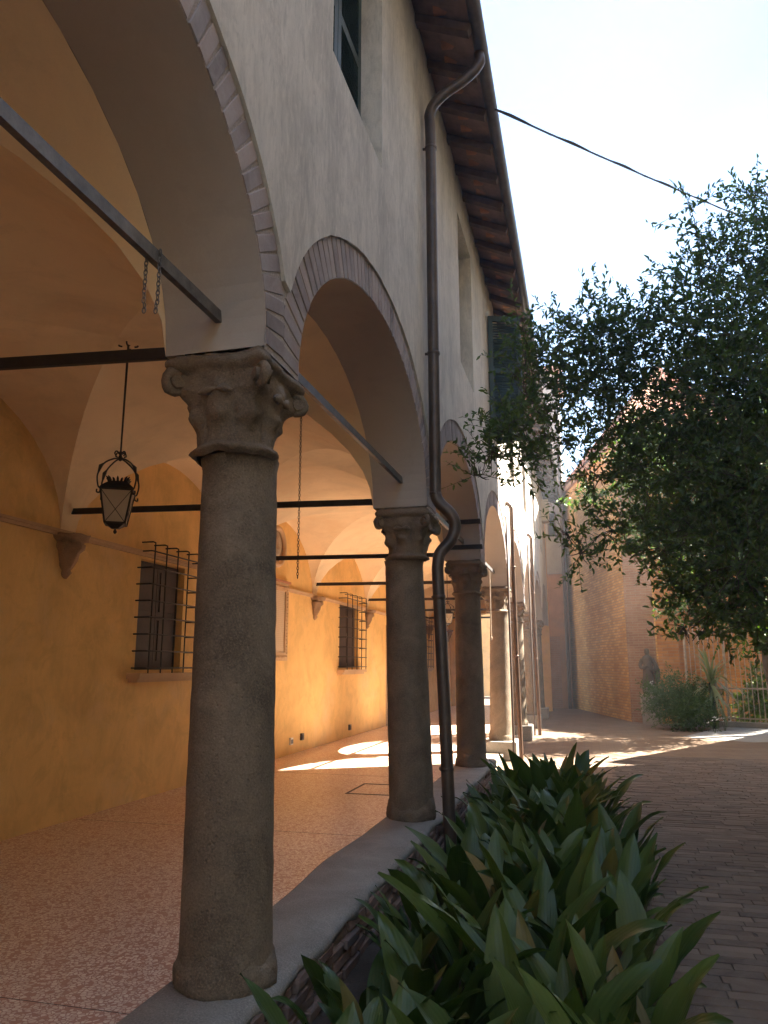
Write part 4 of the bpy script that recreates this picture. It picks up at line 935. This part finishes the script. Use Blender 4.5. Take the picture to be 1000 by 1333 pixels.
# leafy masses
def leaves(pts, dirs, L, w, lname, mat, parent, jitter=.6, seg=4, kind='stuff'):
    pts = np.asarray(pts, float); n_ = len(pts); d = np.asarray(dirs, float)+RNG.normal(0, jitter, (n_, 3)); d /= np.linalg.norm(d, axis=1)[:, None]
    up = RNG.normal(0, 1, (n_, 3)); up[:, 2] += .8; sd = np.cross(d, up); sd /= np.linalg.norm(sd, axis=1)[:, None]+1e-9; nr = np.cross(sd, d)
    ll = (L*RNG.uniform(.65, 1.25, n_))[:, None]; ww = (w*RNG.uniform(.7, 1.2, n_))[:, None]; bend = RNG.uniform(-.05, .22, n_)[:, None]
    A_ = pts; B1 = pts+d*ll*.35+sd*ww*.5+nr*ww*.15; B2 = pts+d*ll*.35-sd*ww*.5+nr*ww*.15; C1 = pts+d*ll*.7+sd*ww*.38-nr*ll*bend*.5+nr*ww*.12; C2 = pts+d*ll*.7-sd*ww*.38-nr*ll*bend*.5+nr*ww*.12; T = pts+d*ll-nr*ll*bend; Md = pts+d*ll*.5-nr*ll*bend*.2
    V = np.stack([A_, B1, C1, T, C2, B2, Md], 1).reshape(-1, 3)
    F = (np.array([(0, 1, 6), (1, 2, 6), (2, 3, 6), (3, 4, 6), (4, 5, 6), (5, 0, 6)])[None]+(np.arange(n_)*7)[:, None, None]).reshape(-1, 3)
    me = bpy.data.meshes.new(lname); me.vertices.add(len(V)); me.vertices.foreach_set('co', V.ravel()); me.loops.add(F.size); me.polygons.add(len(F))
    me.loops.foreach_set('vertex_index', F.ravel().astype(np.int32)); me.polygons.foreach_set('loop_start', (np.arange(len(F))*3).astype(np.int32)); me.update(calc_edges=True); me.validate()
    a_ = me.attributes.new('tint', 'FLOAT', 'POINT'); a_.data.foreach_set('value', np.repeat(RNG.random(n_), 7))
    me.materials.append(M[mat]); o = put(lname, me, parent)
    if kind: o['kind'] = kind
    return o
def twiggy(clumps, ntw, nleaf, tl_, twigs=None):
    """clumps of (centre, radius): short twigs spread through each, leaves set along every twig"""
    P_, D_ = [], []
    for c_, r_ in clumps:
        nt_ = max(6, int(ntw*(r_/.5)**2.2))
        for _ in range(nt_):
            d = RNG.normal(0, 1, 3); d[2] *= .75; d /= np.linalg.norm(d); st = np.array(c_)+d*r_*RNG.uniform(.15, .8)
            td = d*.8+RNG.normal(0, .45, 3)+np.array((0, 0, .15)); td /= np.linalg.norm(td); L = tl_*RNG.uniform(.6, 1.3)
            if twigs is not None: twigs.tube([st, st+td*L*.5, st+td*L], [.004, .003, .0015], 3, False)
            for k in range(nleaf):
                s = (k+.5)/nleaf; P_.append(st+td*L*s); sdv = RNG.normal(0, 1, 3); D_.append(td*.7+sdv*.5)
    return P_, D_
def tree(name, base, fork, clumps, label, mat, ntw, nleaf, L, w, tr=.14, tl_=.34, wood=True):
    t = empty(name, base); tag(t, label, 'tree'); tk = MB(); b_ = Vector(base); f_ = Vector(fork)
    tk.tube(arc([b_-ZZ*.1, b_.lerp(f_, .35)+Vector((.06, .03, 0)), b_.lerp(f_, .7)-Vector((.04, .02, 0)), f_, f_+Vector((-.05, .1, .9)), f_+Vector((.0, .2, 1.9))], 5), [tr*1.35*(1-k/25)**.8+.01 for k in range(26)], 10); tk.wobble(.015, 8); tk.build('trunk', 'bark', t)
    tw = MB()
    nodes = [(f_+ZZ*q, tr*.55) for q in (0., .6, 1.2, 1.8)]
    for c_, r_ in sorted(clumps, key=lambda q: (Vector(q[0])-f_-ZZ*.8).length):
        c_ = Vector(c_); dc = (c_-f_-ZZ*.8).length
        s, rs_ = min(nodes, key=lambda q: (q[0]-c_).length+.25*(q[0]-f_).length)
        L_ = (c_-s).length; jt = lambda: Vector(RNG.normal(0, .07*L_, 3))
        rad = max(.006, min(rs_*.75, .045)); pl_ = arc([s, s.lerp(c_, .28)+jt()+ZZ*.06*L_, s.lerp(c_, .55)+jt()+ZZ*.09*L_, s.lerp(c_, .8)+jt()*.7, c_], 4)
        if wood: MB().tube(pl_, [rad*(1-.6*k/16) for k in range(17)], 6).build('branch', 'bark', t)
        nodes.append((c_, rad*.6)); nodes.append((pl_[8], rad*.75)); md_ = pl_[12]
        for _ in range(6):
            dv = Vector(RNG.normal(0, 1, 3)).normalized()*r_*.75; tw.tube([md_.lerp(c_, .6), c_+dv*.5+jt()*.3, c_+dv], [.008, .005, .0025], 4, False)
    P_, D_ = twiggy(clumps, ntw, nleaf, tl_, tw); tw.build('twigs', 'bark', t)['kind'] = 'stuff'
    leaves(P_, D_, L, w, 'crown', mat, t); return t
spec = [(640, 590, 6.7, .26), (662, 560, 6.8, .30), (622, 622, 6.6, .14), (675, 600, 6.9, .22), (690, 520, 7.3, .36), (685, 470, 7.3, .26), (680, 425, 7.2, .14), (720, 450, 7.6, .40), (765, 425, 7.8, .40), (770, 385, 7.8, .15), (740, 510, 7.8, .48), (710, 570, 7.6, .36), (790, 480, 8, .52), (830, 425, 7.6, .42), (850, 510, 8, .6), (885, 430, 7.5, .48), (905, 365, 7.6, .36), (905, 300, 7.6, .17), (900, 270, 7.6, .12), (945, 340, 7.8, .42), (985, 285, 8, .36), (960, 430, 7.2, .55), (1005, 380, 8, .55), (930, 510, 7.4, .55), (990, 510, 7, .6), (800, 560, 8.2, .48), (860, 600, 8, .55), (920, 610, 7.4, .55), (985, 630, 7, .6), (775, 620, 8.2, .28), (795, 690, 8.2, .26), (755, 722, 8.2, .22), (738, 695, 8.2, .16), (835, 675, 8.1, .36), (855, 715, 7.8, .3), (900, 690, 7.4, .5), (960, 730, 7, .55), (1005, 790, 7, .5), (905, 770, 7.6, .36), (940, 795, 7.4, .36), (890, 820, 7.7, .2), (1010, 560, 9, .6), (940, 570, 9.2, .6), (870, 560, 9.3, .5), (880, 660, 9.2, .5), (1000, 690, 9, .6), (1000, 455, 9, .6), (930, 470, 9.4, .55), (1040, 330, 8, .6), (1000, 250, 8.3, .25)]
cl = [(tuple(at(px, py, Y)), r_) for px, py, Y, r_ in spec]
for _ in range(16): cl.append(((random.uniform(2.6, 4.1), random.uniform(6.8, 11), random.uniform(2.4, 6.2)), random.uniform(.45, .65)))
tree('laurel_tree', (2.75, 8.9, 0), (2.7, 8.7, 2.1), cl, 'dark leafy laurel-like tree leaning over the path in shade', 'leaf', 100, 14, .068, .027)
far = [(tuple(at(px, py, Y)), r_) for px, py, Y, r_ in [(830, 590, 17.5, .7), (770, 650, 17.5, .4), (900, 600, 18, 1.1), (960, 650, 18, 1.2), (860, 690, 18, .8), (905, 735, 18.5, .8), (970, 740, 18.5, .9), (930, 690, 17.5, .9), (888, 795, 18.8, .4), (940, 800, 19, .45), (975, 815, 18.6, .5), (1005, 790, 18.4, .6), (1010, 700, 18, 1.0), (1010, 560, 18, 1.2), (840, 640, 17.5, .6)]]
tree('sunny_tree', (4.1, 19.3, 0), (4.0, 19.2, 2.3), far, 'yellow-green sunlit tree behind the dark tree, over the fence', 'leaf2', 60, 10, .12, .05, .13, .5)
gt = [((random.gauss(7.7, .8), random.gauss(23.7, .8), random.uniform(6.2, 9.2)), random.uniform(.8, 1.15)) for _ in range(26)]
tree('shade_tree', (7.9, 24.0, 0), (7.8, 24.0, 5.2), gt, 'large leafy tree added out of view to shade the far path', 'leaf2', 55, 10, .13, .055, .16, .5)  # unseen tree, added so its crown shades the ground before the church
# shrub, bush, yucca, flowers
t = empty('green_shrub', (2.1, 20.4, 0)); tag(t, 'low spreading dark green shrub on the path below the statue', 'shrub')
P_, D_ = twiggy([((2.05, 20.3, .4), .5), ((1.75, 20.6, .6), .45), ((2.4, 20.1, .4), .5), ((1.9, 20.9, .85), .42), ((2.4, 20.6, .7), .5), ((2.15, 20.0, .25), .35), ((2.1, 20.5, 1.0), .4), ((2.6, 20.3, .5), .45), ((1.6, 20.8, .95), .25)], 130, 13, .32); leaves(P_, D_, .08, .024, 'foliage', 'shrub', t)
stm = MB()
for k in range(9): stm.tube([(2.1+random.uniform(-.1, .1), 20.4+random.uniform(-.1, .1), 0), (2.1+random.uniform(-.4, .4), 20.4+random.uniform(-.4, .4), .55)], [.012, .005], 5)
stm.build('stem', 'bark', t)
t = empty('bright_bush', (4.6, 22.4, 0)); tag(t, 'bright yellow-green bush in sun behind the iron fence', 'bush')
P_, D_ = twiggy([((4.4, 22.3, .6), .6), ((4.9, 22.1, .8), .6), ((4.6, 22.6, 1.2), .5), ((5.3, 22.0, .9), .6), ((4.1, 22.6, .4), .45)], 90, 11, .32); leaves(P_, D_, .10, .05, 'foliage', 'bush', t)
MB().tube([(4.6, 22.4, 0), (4.6, 22.4, .9)], .03, 6).build('stem', 'bark', t)
t = empty('yucca', (2.95, 20.7, 0)); tag(t, 'tall spiky yucca with drooping sword leaves before the fence', 'plant')
MB().tube([(2.95, 20.7, 0), (2.97, 20.72, .5), (2.95, 20.7, 1.15)], [.06, .05, .05], 10).wobble(.01, 12).build('stem', 'bark', t)
for k in range(80):
    a_ = random.uniform(0, 2*math.pi); el = random.uniform(-1.1, 1.35); L = random.uniform(.75, 1.15); h_ = Vector((math.cos(a_), math.sin(a_), 0)); sd = Vector((-math.sin(a_), math.cos(a_), 0)); p = Vector((2.95, 20.7, 1.15+random.uniform(-.4, .2))); vv = []
    for q in range(7):
        u = q/6; e2 = el-u*u*random.uniform(.9, 1.3); wd = .034*(1-u**2.5)+.001; vv += [p+sd*wd, p-ZZ*.006*(1-u), p-sd*wd]; p = p+(h_*math.cos(e2)+ZZ*math.sin(e2))*(L/6)
    MB().add(vv, [(3*q+j, 3*q+j+1, 3*q+j+4, 3*q+j+3) for q in range(6) for j in range(2)], True).build('leaf', 'yucca', t)
def flower(c_, n_, label):
    t = empty('white_flowers', c_); tag(t, label, 'flowers'); mb = MB()
    for k in range(n_):
        p = Vector(c_)+Vector((random.uniform(-.14, .14), random.uniform(-.1, .1), random.uniform(0, .14)))
        for q in range(5):
            a_ = q*1.257; d = Vector((math.cos(a_), math.sin(a_)*.6-.4, .5)).normalized(); s_ = d.cross(ZZ).normalized(); mb.add([p, p+d*.03+s_*.018, p+d*.055, p+d*.03-s_*.018], [(0, 1, 2, 3)])
    mb.build('petals', 'flower', t)
    sm_ = MB()
    for k in range(5): sm_.tube([Vector(c_)-ZZ*.25+Vector((random.uniform(-.05, .05), 0, 0)), Vector(c_)+Vector((random.uniform(-.1, .1), 0, .05))], .004, 4)
    sm_.build('stem', 'shrub', t)
flower((1.72, 21.9, .98), 9, 'white flowers at the feet of the stone statue')
flower((2.75, 19.4, .22), 6, 'white flowers low at the edge of the green shrub')
flower((3.1, 20.1, .2), 5, 'white flowers by the kerb under the yucca')
# small debris on the path
db = MB()
for _ in range(260):
    x, y = random.uniform(.45, 4), 3+11*random.random()**1.3; a_ = random.uniform(0, 6.28); r_ = random.uniform(.006, .022)
    c_ = Vector((x, y, .008)); u = Vector((math.cos(a_), math.sin(a_), random.uniform(-.2, .4))); v = Vector((-math.sin(a_), math.cos(a_), random.uniform(-.1, .3)))
    db.add([c_-u*r_*1.6, c_+v*r_*.6+ZZ*.004, c_+u*r_*1.6, c_-v*r_*.6+ZZ*.004], [(0, 1, 2, 3)])
tag(db.build('leaf_litter', 'bark'), 'scattered dry leaf fragments on the brick path', 'leaf litter', kind='stuff')

# ------------------------------------------------------------------ thin scattering box added to stand in for lens glare
hz = MB().box((-15, -20, -1.1), (16, 46, 16.2)).mesh('glare_veil', 'white'); hm = bpy.data.materials.new('glare_veil_volume'); hm.use_nodes = True; hn = hm.node_tree.nodes
hn.remove(hn['Principled BSDF']); pv_ = hn.new('ShaderNodeVolumePrincipled'); pv_.inputs['Color'].default_value = (.86, .92, 1, 1); pv_.inputs['Density'].default_value = .0036; pv_.inputs['Anisotropy'].default_value = .45
hm.node_tree.links.new(pv_.outputs[0], hn['Material Output'].inputs['Volume']); hz.materials.clear(); hz.materials.append(hm); tag(put('glare_veil', hz), kind='stuff')
